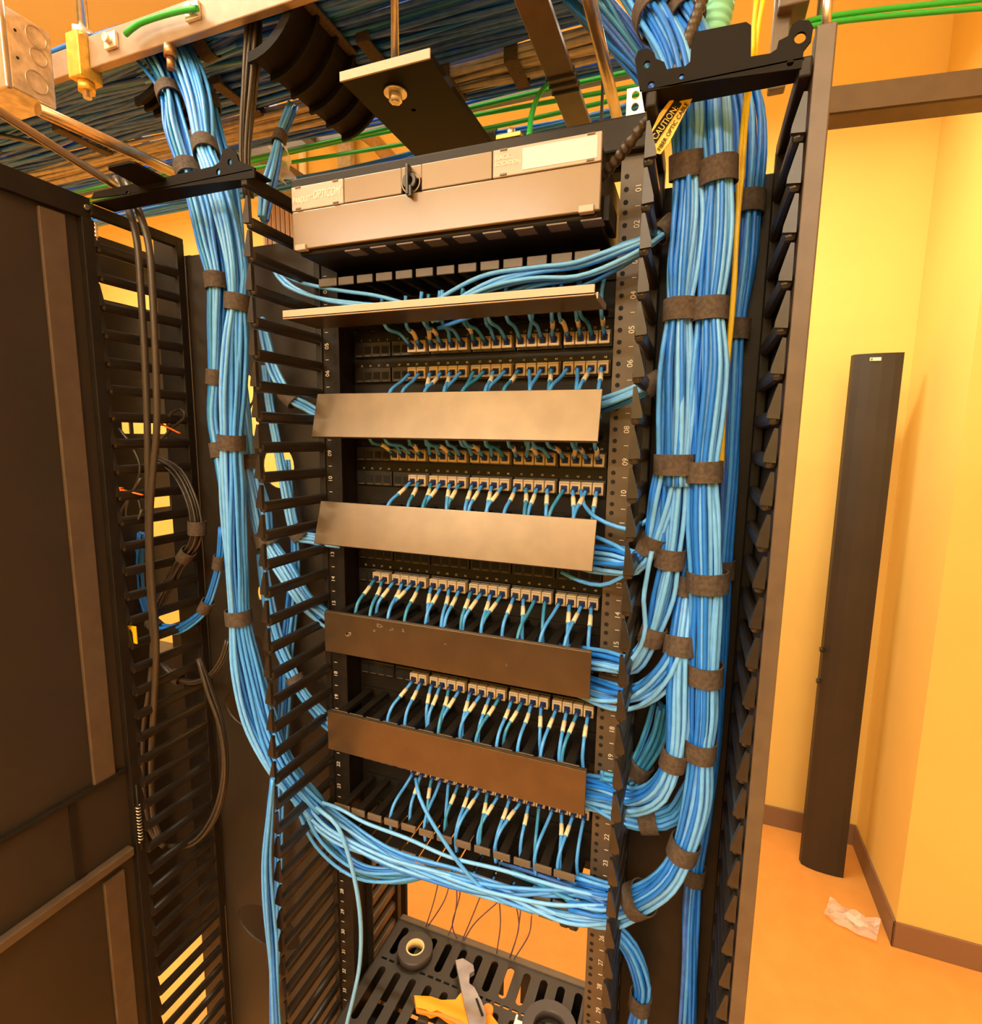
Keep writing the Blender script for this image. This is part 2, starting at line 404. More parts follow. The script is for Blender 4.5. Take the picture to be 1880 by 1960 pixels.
# ------------------------------------------------------------------ patch panels with jacks
def jx(g, j): return .0065 + .0742 * g + .0172 * j + .0094      # centre of jack j in group g
jm = MB(); jm.box((-.0080, -.0125, -.0095), (.0080, 0, .0095), .0012)
jm.box((-.0045, -.0128, -.0045), (.0045, -.0115, .0030), 0, 1)
jm.box((-.0070, -.0129, .0062), (.0070, -.0120, .0080), 0, 2)
jack_mesh = jm.mesh('jack', [K['jack'], K['port'], K['label']])
def ppanel(k, rows, label):
    t = thing('patch_bay', label, 'patch panel', (.2325, .055, uz(k + 2)), 'patch panels in the rack')
    MB().box((.0, .054, uz(k + 2)), (.465, .058, uz(k))).obj('face_plate', K['steel'], t)
    for ri, present in enumerate(rows):
        z = uz(k + .54 + .96 * ri - .02)
        for g in range(6):
            mb = MB(); x0 = jx(g, 0) - .0102; x1 = jx(g, 3) + .0102
            mb.box((x0, .046, z - .0125), (x1, .0545, z + .0125), .001)
            for j in range(4):
                mb.box((jx(g, j) - .0065, .0455, z - .007), (jx(g, j) + .0065, .047, z + .005), 0, 1)
                mb.box((jx(g, j) - .0055, .0452, z - .0110), (jx(g, j) + .0055, .0462, z - .0095), 0, 2)
            mb.obj('bezel', [K['plastic'], K['dark'], K['tab']], t)
        mb = MB()
        for g in range(6):
            for j in range(4): mb.add(*text(str(1 + ri * 24 + g * 4 + j), .0048, FX((jx(g, j), .0537, z + .0165)), 'CENTER'))
        mb.obj('port_numbers', K['white'], t)
        for (g, j) in present:
            o = D.objects.new('jack', jack_mesh); C.objects.link(o); o.parent = t
            o.location = Vector((jx(g, j), .0475, z)) - t.location
    return t
A = [(g, j) for g in range(6) for j in range(4)]
S18 = [q for q in A if q[0] > 1 or q == (1, 2) or q == (1, 3)]
S20 = [q for q in A if q[0] > 0]
S22 = [q for q in A if q[0] > 0 or q[1] > 1]
ppanel(4, [S18, S18], 'black patch panel with cream jacks, between open cover and upper tan-lit cover')
ppanel(8, [S20, S18], 'black patch panel with cream jacks, between the two tan-lit covers')
ppanel(12, [[], S22], 'black patch panel with cream jacks, just above the scuffed dark cover')
ppanel(16, [[], S18], 'black patch panel with cream jacks, between the two dark covers')
ppanel(20, [[], S18], 'black patch panel mostly hidden behind the lowest dark cover')

ORD = 'first second third fourth fifth sixth seventh eighth ninth tenth eleventh twelfth thirteenth fourteenth fifteenth sixteenth seventeenth eighteenth nineteenth twentieth twenty-first twenty-second'.split()
def cords(k, ri, present, up, where, slv, group, gapy=(-.030, -.005)):
    z = uz(k + .54 + .96 * ri - .02)
    zc = uz(k + 2.42) if not up else uz(k - .18)
    for i, (g, j) in enumerate(present):
        x = jx(g, j); rnd = random.random
        gaps = [.024 + .0335 * (q + .5) for q in range(-1, 13)]
        ref = x - .004 + random.uniform(-.004, .004)
        gx = min(gaps, key=lambda a: abs(a - ref)) + random.uniform(-.005, .005)
        ge = random.uniform(*gapy); s = 1 if up else -1
        p = [(x, .0365, z - .001), (x + random.uniform(-.001, .001), .024, z + s * .004), (x + (gx - x) * .35, .011, z + s * .016),
             (x + (gx - x) * .8, ge * .6, zc - s * .010), (gx, ge, zc + s * .012), (gx + .004, ge - .004, zc + s * .034)]
        pts = [Vector(q) for q in smooth(p, .005)]
        o = MB().tube(pts, .00285, 8).obj('patch_cable', K[random.choice(('blue1', 'blue1', 'blue1', 'teal'))])
        tag(o, f'blue patch cable, {ORD[i]} from left in the jack row {where}', 'patch cable', group)
        L = [0]
        for a in range(1, len(pts)): L.append(L[-1] + (pts[a] - pts[a - 1]).length)
        seg = lambda a, b: [q for q, l in zip(pts, L) if a <= l <= b]
        MB().tube(seg(0, .017), [.0048] + [.0042] * (len(seg(0, .017)) - 1), 8).box((x - .005, .034, z - .0055), (x + .005, .040, z + .0035), .0008).obj('plug', K['boot'], o)
        if rnd() < slv:
            a = .022 if not up else .019
            sg = seg(a, a + .024)
            if len(sg) > 1: MB().tube(sg, .0036, 8).obj('label_sleeve', K['sleeve'], o)
cords(4, 0, S18, True, 'under the open cover', .6, 'patch cords in the top jack row')
cords(4, 1, S18, False, 'above the upper tan-lit cover', .6, 'patch cords in the second jack row')
cords(8, 0, S20, True, 'under the upper tan-lit cover', .5, 'patch cords in the third jack row')
cords(8, 1, S18, False, 'above the lower tan-lit cover', .95, 'patch cords in the fourth jack row')
cords(12, 1, S22, False, 'above the scuffed cover', .9, 'patch cords in the fifth jack row')
cords(16, 1, S18, False, 'between the two dark covers', 1, 'patch cords in the sixth jack row')
cords(20, 1, S18, False, 'below the lowest dark cover', .8, 'patch cords in the lowest jack row')

# ------------------------------------------------------------------ fibre enclosure
fe = thing('fiber_enclosure', 'black fibre enclosure with smoke grey door and two label strips atop the rack', 'enclosure', (.228, 0, 1.995))
mb = MB(); mb.box((.011, -.092, 1.992), (.446, .20, 2.080), .003)
body = mb.obj('housing', K['steel'], fe)
mb = MB()
for i in range(9): mb.box((.09 + i * .042, -.093, 1.9905), (.115 + i * .042, -.07, 1.9922), 0)
mb.obj('vent_slot', K['tab'], body)
mb = MB(); mb.box((.0065, -.100, 1.9985), (.4495, -.094, 2.0500), .0012)
mb.box((.0960, -.1000, 2.0510), (.1860, -.094, 2.0830), .0012); mb.box((.2160, -.1000, 2.0510), (.3140, -.094, 2.0830), .0012)
mb.box((.186, -.1000, 2.066), (.216, -.094, 2.083), .0012)
for x in (.014, .078, .325, .432):
    for z in (2.0815, 2.0535): mb.box((x, -.1016, z - .0012), (x + .009, -.1, z + .0012), .0004, 1)
door = mb.obj('door', [K['smoke'], K['tab']], fe)
lt = thing
lo = MB().box((.0065, -.1005, 2.0510), (.0950, -.094, 2.0830), .0012).obj('label_strip', K['label'], door)
mb = MB(); mb.add(*fit('PANDUIT', .030, .0115, FX((.0095, -.1009, 2.0640)))); mb.add(*fit('OPTICOM', .046, .0155, FX((.0440, -.1009, 2.0675)), .25)); mb.add(*text('\u00ae', .005, FX((.0402, -.1009, 2.068)))); mb.add(*text('\u00ae', .005, FX((.0912, -.1009, 2.073))))
mb.obj('lettering', K['white'], lo)
lo = MB().box((.3155, -.1005, 2.0510), (.4490, -.094, 2.0830), .0012).box((.354, -.1010, 2.055), (.444, -.1003, 2.079), 0, 1).obj('label_strip', [K['label'], K['white']], door)
mb = MB(); mb.add(*text('RACK', .0075, FX((.319, -.1009, 2.0730)))); mb.add(*text('LOCATION', .0064, FX((.319, -.1009, 2.0655))))
mb.obj('lettering', K['white'], lo)
MB().ring((.2010, -.1001, 2.0630), (0, -1, 0), .0125, .0140, .0012, 36).obj('latch_boss', K['smoke'], door)
la = MB().ring((.2010, -.1005, 2.0630), (0, -1, 0), .0055, .0095, .006, 28).box((.1985, -.112, 2.044), (.2025, -.1005, 2.081), .001).box((.2000, -.110, 2.042), (.2060, -.104, 2.056), .001).obj('latch', K['plastic'], door)
for x in (.012, .425): MB().box((x, -.1035, 1.9965), (x + .018, -.094, 2.0045), .001).obj('hinge', K['label'], door)
for s in (0, 1):
    x = .446 if s else .004
    MB().box((x, -.06, 2.0), (x + .008, .004, 2.03), .001).obj('mounting_ear', K['steel'], fe)
# ------------------------------------------------------------------ vertical cable managers
def finger_mesh(s):
    mb = MB()
    mb.box((-.0058, -.147, -.042), (.0058, .002, -.025), .005)
    poly = [(-.0038 * s, 0), (-.0005 * s, .0005), (.0030 * s, -.012), (.0072 * s, -.028), (.0076 * s, -.034), (-.0044 * s, -.035)]
    mb.prism([(x, -.150, z) for x, z in poly], (0, .006, 0))
    return mb.mesh('finger', K['plastic'])
FM = {1: finger_mesh(1), -1: finger_mesh(-1)}
def vman(x0, x1, label, nf, loc):
    t = thing('vertical_cable_manager', label, 'cable manager', loc)
    for x, s in ((x0, 1), (x1, -1)):
        for k in range(nf):
            o = D.objects.new('finger', FM[s]); C.objects.link(o); o.parent = t
            o.location = Vector((x, 0, 2.058 - k * U)) - t.location
        MB().box((x - .006, -.004, .02), (x + .006, .012, 2.08), .002).obj('post', K['steel'], t)
        MB().box((x - .0055, -.152, 2.070), (x + .0055, .012, 2.088), .002).obj('top_rail', K['steel'], t)
    return t
left = vman(-.345, -.030, 'wide black finger cable channel left of the rack, carrying blue bundles', 38, (-.19, 0, 0))
right = vman(.507, .645, 'narrow black finger cable channel right of the rack, carrying blue bundles', 36, (.576, 0, 0))
MB().box((-.40, -.002, 0), (-.345, .012, 2.09), .001).obj('back_flange', K['steel'], left)
hs = [oval(-.225, z, .085, .048) for z in (1.178, .68)]
for x, y, rx, rz in ((534, 893, .036, .040), (478, 745, .010, .026), (487, 805, .012, .030), (498, 1135, .006, .014), (493, 1255, .020, .042)):
    c = aY(x, y, .02); hs.append(oval(c.x, c.z, rx, rz))
v, f = plate(rect(-.345, .02, -.03, 2.06), hs, .003, frame((0, .020, 0), (1, 0, 0), (0, 0, 1)))
MB().add(v, f).obj('back_panel', K['panel'], left)
hs = [oval(x, z, .006, .006, 12) for x in (.57, .60) for z in (.62, .68, .74, .80)]
v, f = plate(rect(.4915, .02, .660, 2.06), hs, .003, frame((0, .020, 0), (1, 0, 0), (0, 0, 1)))
MB().add(v, f).obj('back_panel', K['steel'], right)
# front edge post of the right channel
MB().box((.6520, -.128, 0), (.6545, .02, 2.09)).obj('side_sheet', K['panel'], right)
po = MB().box((.6515, -.152, 0), (.6680, -.128, 2.112), .0015).obj('side_post', K['post'], right)
MB().cyl((.660, -.140, 2.112), (.660, -.140, 2.155), .004, 12).obj('hinge_pin', K['zinc'], po)
# rear fingers seen through the bottom of the rack
mb = MB()
for k in range(16): MB().box((-.030, .075, .28 + k * U), (-.018, .200, .30 + k * U), .003).obj('rear_finger', K['post'], left)
MB().box((-.032, .198, 0), (-.012, .214, 1.2), .002).obj('rear_post', K['steel'], left)
# top brackets: upright plate with ears and a flag, lower lip folded back
def bracket(px, holes, parent, lip):
    pts = [aY(x, y, -.15) for x, y in px]
    hs = []
    for x, y, r in holes:
        c = aY(x, y, -.15); hs.append(oval(c.x, c.z, r, r, 16))
    v, f = plate([(q.x, q.z) for q in pts], hs, .003, frame((0, -.1515, 0), (1, 0, 0), (0, 0, 1)))
    mb = MB().add(v, f); a, b = lip
    mb.box((a.x, -.153, a.z - .002), (b.x, -.118, a.z + .001), .0008)
    return mb.obj('top_bracket', K['black'], parent)
rb = bracket([(1225, 176), (1221, 150), (1216, 118), (1222, 101), (1240, 96), (1253, 105), (1256, 116), (1272, 122), (1277, 136), (1312, 130), (1321, 122), (1325, 76), (1332, 65), (1428, 46), (1438, 53), (1437, 112), (1474, 106), (1486, 98), (1490, 82), (1508, 73), (1514, 52), (1528, 43), (1548, 43), (1556, 56), (1552, 82), (1538, 100), (1533, 134)],
             [(1239, 127, .0035), (1531, 76, .005), (1305, 150, .0025), (1247, 166, .0035), (1512, 124, .003)], right, (Vector((.497, 0, 2.086)), Vector((.643, 0, 2.086))))
lb = bracket([(178, 381), (184, 369), (265, 352), (318, 341), (412, 320), (424, 312), (430, 288), (446, 284), (456, 296), (460, 310), (490, 322), (490, 342)],
             [(247, 371, .003), (443, 312, .004), (421, 331, .004)], left, (Vector((-.335, 0, 2.088)), Vector((-.012, 0, 2.088))))
c0, c1, c2, c3 = aY(265, 352, -.153), aY(318, 341, -.153), aZ(262, 314, 2.110), aZ(222, 324, 2.110)
MB().prism([c0, c1, Vector((c1.x - .004, -.196, c1.z + .004)), Vector((c1.x - .010, -.200, c1.z + .004)), Vector((c0.x + .004, -.200, c0.z + .004)), Vector((c0.x - .001, -.196, c0.z + .004))], (0, 0, -.003)).obj('bracket_flag', K['black'], lb)

# ------------------------------------------------------------------ open channel door, far left
dr = thing('hinged_channel_cover', 'brown-black steel channel door swung open at the far left, latch rod inside', 'cover', (-.352, -.15, 0))
MB().box((-.358, -.475, .30), (-.354, -.150, 2.094), .001).obj('door_skin', K['panel'], dr)
MB().box((-.354, -.475, 2.064), (-.343, -.150, 2.096), .001).obj('top_rail', K['steel'], dr)
MB().box((-.354, -.166, .30), (-.341, -.148, 2.064), .001).obj('edge_channel', K['steel'], dr)
MB().box((-.354, -.222, 1.135), (-.3475, -.186, 2.060), .0015).obj('stiffener', K['post'], dr)
MB().box((-.354, -.222, .32), (-.3475, -.186, .95), .0015).obj('stiffener', K['post'], dr)
MB().box((-.354, -.475, 1.130), (-.345, -.168, 1.138), .001).obj('cross_rail', K['steel'], dr)
MB().box((-.354, -.475, .970), (-.338, -.172, .986), .002).obj('latch_bar', K['post'], dr)
mb = MB(); mb.box((-.354, -.262, .99), (-.349, -.252, 1.13)); mb.obj('guide_plate', K['steel'], dr)
mb = MB()
hel = [(-.340 + .0035 * math.cos(a * .5), -.158 + .0035 * math.sin(a * .5), 1.060 - a * .0005) for a in range(0, 150)]
mb.tube(hel, .0011, 5); mb.obj('latch_spring', K['galv'], dr)
MB().cyl((-.340, -.158, .97), (-.340, -.158, 1.10), .002, 8).obj('latch_rod', K['steel'], dr)
MB().cyl((-.343, -.1575, 2.080), (-.339, -.1575, 2.080), .004, 10).obj('hinge_screw', K['zinc'], dr)
hg = MB()
for i in range(5): hg.cyl((-.345, -.149 + .001 * i, 2.035 + .006 * i), (-.340, -.145, 2.036 + .006 * i), .003, 8)
hg.obj('hinge_coil', K['galv'], dr)

# ------------------------------------------------------------------ side panel of the next rack, with openings
hs = [rect(*r) for r in ((-.062, 1.730, -.046, 1.762), (-.040, 1.730, .044, 1.762), (-.018, 1.582, .028, 1.612), (-.022, 1.520, .046, 1.570), (-.036, 1.332, .046, 1.370), (-.040, 1.280, .012, 1.318), (-.095, 1.968, .03, 2.006), (.004, 1.676, .010, 1.700))]
v, f = plate(rect(-.165, .585, .13, 2.075), hs, .004, frame((-.44, 0, 0), (0, 1, 0), (0, 0, 1)))
rp = MB().box((-.66, .30, 0), (-.05, .31, 1.25), .001)
npn = thing('neighbour_rack', 'dark perforated side of the next rack seen through the left channel fingers', 'rack', (-.44, 0, 0))
MB().add(v, f).obj('side_panel', K['panel'], npn)
MB().box((-.46, .11, 0), (-.438, .135, 2.1), .002).box((-.46, -.168, 0), (-.438, -.145, 2.1), .002).obj('post', K['steel'], npn)
rp.obj('added_backing', K['dark'], npn)  # dark backing added so the channel's lower holes look dark
for i, z in enumerate((1.86, 1.66, 1.45, 1.21)):
    MB().box((-.70, -.10, z - .02), (-.47, .12, z + .02), .003).obj('switch_body', K['plastic'], npn)

# ------------------------------------------------------------------ lower double-sided manager, used as a shelf
ZS = .649
sh = thing('slotted_shelf_manager', 'brown-black slotted double-sided cable manager at the bottom, holding tape and tools', 'cable manager', (.225, .05, ZS - .09))
pit = .0352
hs = [obround(.037 + pit * i, .122, .0155, .066) for i in range(12)] + [obround(.037 + pit * i, .006, .0150, .108) for i in range(12)]
hs += [rect(.022 + .018 * i, .0735, .034 + .018 * i, .0785) for i in range(23)]
v, f = plate(rect(.012, -.070, .438, .166), hs, .003, frame((0, 0, ZS - .0015), (1, 0, 0), (0, 1, 0)))
MB().add(v, f).obj('slotted_deck', K['panel'], sh)
MB().box((.012, .070, ZS - .062), (.250, .166, ZS - .058)).box((.330, .070, ZS - .062), (.438, .166, ZS - .058)).box((.250, .07, ZS - .062), (.330, .112, ZS - .058)).obj('added_floor_plate', K['steel'], sh)  # added to darken the slots, the gap leaves a few lit
MB().box((.012, .166, ZS - .012), (.438, .180, ZS + .004), .002).obj('rear_rim', K['post'], sh)
MB().box((.012, .166, ZS - .09), (.262, .169, ZS - .011)).box((.300, .166, ZS - .09), (.438, .169, ZS - .011)).obj('added_rear_baffle', K['steel'], sh)  # baffle added against light from behind, cut to light a few slots
MB().box((.012, -.074, ZS - .055), (.438, -.070, ZS + .002), .001).obj('front_rim', K['steel'], sh)
MB().box((.008, -.07, ZS - .085), (.012, .17, ZS), .0005).obj('side_plate', K['steel'], sh)
MB().box((.438, -.07, ZS - .085), (.442, .17, ZS), .0005).obj('side_plate', K['steel'], sh)
MB().box((.012, .060, ZS - .085), (.438, .064, ZS - .003)).obj('back_plate', K['steel'], sh)
MB().box((.012, -.07, ZS - .092), (.438, .055, ZS - .088)).obj('lower_deck', K['steel'], sh)

# things lying on the shelf
def roll(label, c, r0, r1, h, hue):
    t = thing('tape_roll', label, 'tape', c, 'tape rolls on the slotted shelf')
    MB().ring(c, (0, 0, 1), r0 + .0025, r1, h, 48).obj('tape', K['tape'], t)
    MB().ring((c[0], c[1], c[2] + .0002), (0, 0, 1), r0, r0 + .0026, h + .0006, 40).obj('core', K[hue], t)
c = aZ(795, 1812, ZS + .02)
roll('black tape roll with tan core lying near the shelf back edge', (c.x, c.y, ZS), .0165, .0365, .019, 'core')
c = aZ(1052, 1966, ZS + .02)
roll('larger dark tape roll cut by the bottom frame edge', (c.x, c.y, ZS), .030, .050, .019, 'tape')
g = thing('cutting_tool', 'orange handled cutter with grey metal head lying on the slotted shelf', 'tool', aZ(870, 1920, ZS))
zz = ZS + .003
mb = MB(); mb.prism([aZ(x, y, zz) for x, y in ((793, 1917), (797, 1940), (815, 1944), (824, 1950), (838, 1945), (870, 1968), (905, 1985), (955, 1990), (956, 1975), (930, 1940), (882, 1912), (872, 1925), (845, 1926), (825, 1919))], (0, 0, .014)); mb.obj('handle', K['tool'], g)
mb = MB(); mb.prism([aZ(x, y, zz + .0142) for x, y in ((797, 1932), (818, 1937), (845, 1941), (880, 1954), (905, 1972), (896, 1974), (868, 1958), (838, 1946), (815, 1942), (797, 1940))], (0, 0, .002)); mb.obj('grip_inlay', K['fluor'], g)
mb = MB(); mb.prism([aZ(x, y, zz + .012) for x, y in ((872, 1846), (886, 1842), (906, 1855), (908, 1866), (899, 1872), (898, 1890), (908, 1898), (922, 1925), (931, 1950), (930, 1972), (900, 1975), (889, 1930))], (0, 0, .010)); mb.obj('metal_head', K['grey'], g)
mb = MB(); mb.prism([aZ(x, y, zz + .0225) for x, y in ((910, 1912), (914, 1911), (926, 1944), (922, 1946))], (0, 0, .001)); mb.obj('slot', K['dark'], g)
mb = MB(); c = aZ(934, 1944, zz); mb.cyl((c.x, c.y, zz), (c.x, c.y, zz + .015), .010, 20); mb.obj('end_knob', K['fluor'], g)
c = aZ(993, 1960, ZS + .01)
w = thing('plastic_clip', 'small white two-pronged plastic clip beside the larger tape roll', 'clip', (c.x, c.y, ZS))
MB().box((c.x - .009, c.y - .012, ZS), (c.x + .009, c.y + .006, ZS + .012), .002).box((c.x - .009, c.y + .004, ZS), (c.x - .005, c.y + .014, ZS + .012), .001).box((c.x + .005, c.y + .004, ZS), (c.x + .009, c.y + .014, ZS + .012), .001).obj('body', K['whitep'], w)

# rear lacing bar with black modules and thin strings tied down to the shelf
lbz = .880
br = thing('lacing_bar', 'thin steel lacing bar behind the sagging cables, carrying black modules', 'bar', (.25, .10, lbz))
MB().box((.008, .100, lbz - .002), (.457, .106, lbz + .006), .001).obj('bar', K['zinc'], br)
for x, y in ((935, 1680), (985, 1698), (1003, 1712), (1020, 1722), (1048, 1742)):
    q = aY(x, y, .092)
for i, x in enumerate((.245, .290, .330, .368)):
    MB().box((x - .015, .086, lbz - .016), (x + .015, .112, lbz - .001), .002).box((x - .014, .084, lbz - .020), (x + .014, .090, lbz - .016), .001, 1).obj('module', [K['plastic'], K['tab']], br)
MB().box((.393, .084, lbz - .024), (.428, .112, lbz + .002), .003).box((.395, .080, lbz - .022), (.410, .086, lbz - .008), .003).box((.412, .080, lbz - .022), (.427, .086, lbz - .008), .003).obj('module', K['plastic'], br)
sp = [((843, 1668), (832, 1720), (816, 1772)), ((863, 1682), (850, 1725), (820, 1772)), ((874, 1685), (874, 1730), (866, 1770), (858, 1790)), ((880, 1660), (880, 1715), (866, 1768), (876, 1800)), ((921, 1712), (905, 1752), (884, 1802)), ((955, 1725), (910, 1766), (888, 1800)), ((956, 1722), (958, 1770), (951, 1824)), ((987, 1725), (993, 1775), (978, 1830)), ((997, 1742), (990, 1790), (976, 1832)), ((1018, 1752), (1012, 1790), (984, 1836))]
SN = ['leftmost', 'second from left', 'third from left', 'fourth from left', 'fifth from left', 'sixth from left', 'seventh from left', 'eighth from left', 'ninth from left', 'rightmost']
for i, s_ in enumerate(sp):
    n = len(s_); pts = []
    for j, (x, y) in enumerate(s_):
        p = aY(x, y, .105 + .066 * j / (n - 1)); pts.append(tuple(p))
    cable('string', f'thin mauve string hanging to the shelf rim, {SN[i]} of ten', 'string', pts, .0013, 'purple', 'mauve strings above the slotted shelf', 6)
# ------------------------------------------------------------------ cable bundles, right channel
BM = ('blue1', 'blue2', 'blue1', 'blue2', 'blue3')
G = 'strapped blue bundles in the right channel'
Yr = -.075
pbundle('front left blue bundle of the right channel, with three straps below the bracket',
        [(1195, -60, 32, .02), (1245, 20, 33, -.02), (1288, 95, 33, -.07), (1310, 170, 33, -.09), (1316, 240, 33, -.09), (1316, 318, 29), (1316, 420, 36), (1308, 520, 35), (1303, 595, 28), (1298, 700, 38), (1295, 800, 38), (1291, 889, 33), (1290, 930, 33)], Yr, 26, (1.2, 5, 8, 11), mats=BM, group=G)
pbundle('front right blue bundle of the right channel, running down to the open manager',
        [(1252, -70, 30, .03), (1302, 15, 30, -.02), (1345, 90, 30, -.06), (1368, 170, 32, -.08), (1372, 240, 35, -.085), (1375, 330, 31, -.08), (1372, 430, 36), (1365, 520, 34), (1358, 594, 29), (1358, 700, 38), (1352, 800, 36), (1346, 903, 31), (1350, 1000, 36), (1354, 1112, 34), (1352, 1200, 32), (1349, 1288, 30), (1346, 1370, 31), (1340, 1433, 26), (1332, 1530, 30), (1308, 1625, 24), (1276, 1685, 26), (1222, 1722, 28, -.06), (1170, 1732, 40, -.045), (1105, 1715, 44, -.035)], Yr, 26, (1.1, 5, 8, 11, 13, 15, 17, 19, 21), mats=BM, group=G)
pbundle('blue bundle branching left to the lower tan-lit cover',
        [(1282, 888, 27), (1268, 960, 28), (1246, 1042, 19), (1220, 1075, 26, -.06), (1185, 1068, 36, -.035), (1140, 1060, 40, -.008), (1085, 1050, 34, .010)], -.07, 17, (2,), mats=BM, group=G, jit=.28)
pbundle('blue bundle branching left to the scuffed cover, upper of the two there',
        [(1296, 888, 26), (1290, 980, 27), (1282, 1068, 23), (1268, 1140, 28), (1248, 1214, 19), (1212, 1272, 22, -.06), (1165, 1268, 26, -.03), (1120, 1262, 26, -.008), (1070, 1255, 24, .012)], -.072, 13, (2, 4), mats=BM, group=G)
pbundle('blue bundle behind the others, splitting at the wide strap beside the scuffed cover',
        [(1336, 960, 20, -.05), (1326, 1040, 22, -.05), (1312, 1122, 20, -.055), (1306, 1180, 24, -.065), (1301, 1234, 25, -.075), (1299, 1310, 26, -.08), (1298, 1390, 24, -.08), (1289, 1452, 20, -.08), (1262, 1510, 26, -.075), (1215, 1533, 28, -.06), (1165, 1520, 36, -.03), (1110, 1508, 36, -.005), (1060, 1490, 32, .012)], -.07, 17, (2, 4, 7), mats=BM, group=G)
pbundle('loose blue bundle curving left from the wide strap into the scuffed cover lower side',
        [(1302, 1236, 22), (1282, 1278, 26), (1245, 1318, 26, -.07), (1205, 1336, 26, -.055), (1160, 1330, 28, -.03), (1115, 1315, 26, -.008), (1070, 1302, 22, .012)], -.08, 12, (), mats=BM, group=G, jit=.3)
pbundle('shaded blue bundle hanging behind, tied beside the lowest dark cover',
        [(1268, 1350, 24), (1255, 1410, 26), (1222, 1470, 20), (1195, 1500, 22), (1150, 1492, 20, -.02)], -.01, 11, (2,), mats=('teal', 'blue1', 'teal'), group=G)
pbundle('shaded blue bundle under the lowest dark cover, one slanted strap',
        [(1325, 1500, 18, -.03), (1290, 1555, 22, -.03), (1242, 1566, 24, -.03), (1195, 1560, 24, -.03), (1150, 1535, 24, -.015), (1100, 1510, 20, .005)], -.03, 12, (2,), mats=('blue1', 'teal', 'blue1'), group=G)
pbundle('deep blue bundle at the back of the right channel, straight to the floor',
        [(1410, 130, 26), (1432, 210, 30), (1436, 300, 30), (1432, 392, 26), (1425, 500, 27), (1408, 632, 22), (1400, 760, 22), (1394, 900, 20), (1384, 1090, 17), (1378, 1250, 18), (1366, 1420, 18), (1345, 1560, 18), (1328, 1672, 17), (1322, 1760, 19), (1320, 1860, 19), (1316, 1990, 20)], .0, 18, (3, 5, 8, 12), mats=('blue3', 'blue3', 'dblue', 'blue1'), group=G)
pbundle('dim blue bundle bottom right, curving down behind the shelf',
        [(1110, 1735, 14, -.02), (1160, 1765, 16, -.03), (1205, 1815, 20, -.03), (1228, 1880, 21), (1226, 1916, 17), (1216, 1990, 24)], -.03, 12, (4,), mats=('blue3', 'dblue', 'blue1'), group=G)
pbundle('blue bundle from the open cover, rising right to a dark strap',
        [(830, 610, 30, -.035), (930, 560, 34, -.04), (1020, 535, 26, -.045), (1110, 525, 28, -.05), (1200, 487, 26, -.06), (1245, 462, 18, -.06), (1275, 438, 15, -.05), (1300, 410, 14, -.04)], -.05, 9, (6,), mats=BM, group=G, jit=.35, rc=.0030)
pbundle('blue bundle from the upper tan-lit cover, rising right behind the fingers',
        [(1085, 790, 20, .010), (1150, 778, 20, -.012), (1205, 758, 18, -.05), (1250, 735, 16, -.055), (1285, 705, 14, -.045)], -.05, 9, (3.2,), mats=BM, group=G, jit=.25)
pcable('network_cable', 'single blue cable drooping from the fourth jack row to the right fingers', 'cable', [(1112, 938, .03), (1118, 965, .01), (1140, 990, -.03), (1180, 1008, -.045), (1215, 1012, -.055), (1245, 990, -.06)], 0, .0030, 'blue1')
pcable('network_cable', 'single blue cable drooping below the lower tan-lit cover', 'cable', [(1075, 1095, -.02), (1110, 1112, -.03), (1150, 1120, -.04), (1185, 1108, -.05), (1230, 1075, -.06), (1250, 1050, -.06)], 0, .0030, 'blue1')
pcable('network_cable', 'single blue cable hanging in the right channel past the small strap', 'cable', [(1248, 1055), (1240, 1095), (1232, 1150), (1236, 1200), (1226, 1238), (1205, 1268), (1185, 1285, -.06)], -.085, .0030, 'blue2')
pcable('fiber_cable', 'yellow fibre cable down the right channel, left of the pair', 'cable', [(1449, -10, -.09), (1443, 50, -.09), (1440, 110, -.09), (1428, 190, -.06), (1420, 260), (1414, 340), (1412, 400), (1408, 470), (1404, 540), (1398, 620), (1390, 700), (1382, 800), (1378, 900)], -.045, .0026, 'yellow', 'yellow fibre cables in the right channel')
pcable('fiber_cable', 'yellow fibre cable down the right channel, right of the pair', 'cable', [(1463, -10, -.09), (1452, 50, -.09), (1446, 110, -.085), (1432, 190, -.06), (1426, 260), (1421, 340), (1415, 395), (1410, 470), (1407, 540), (1401, 620), (1393, 700), (1386, 800), (1382, 900)], -.045, .0026, 'yellow', 'yellow fibre cables in the right channel')

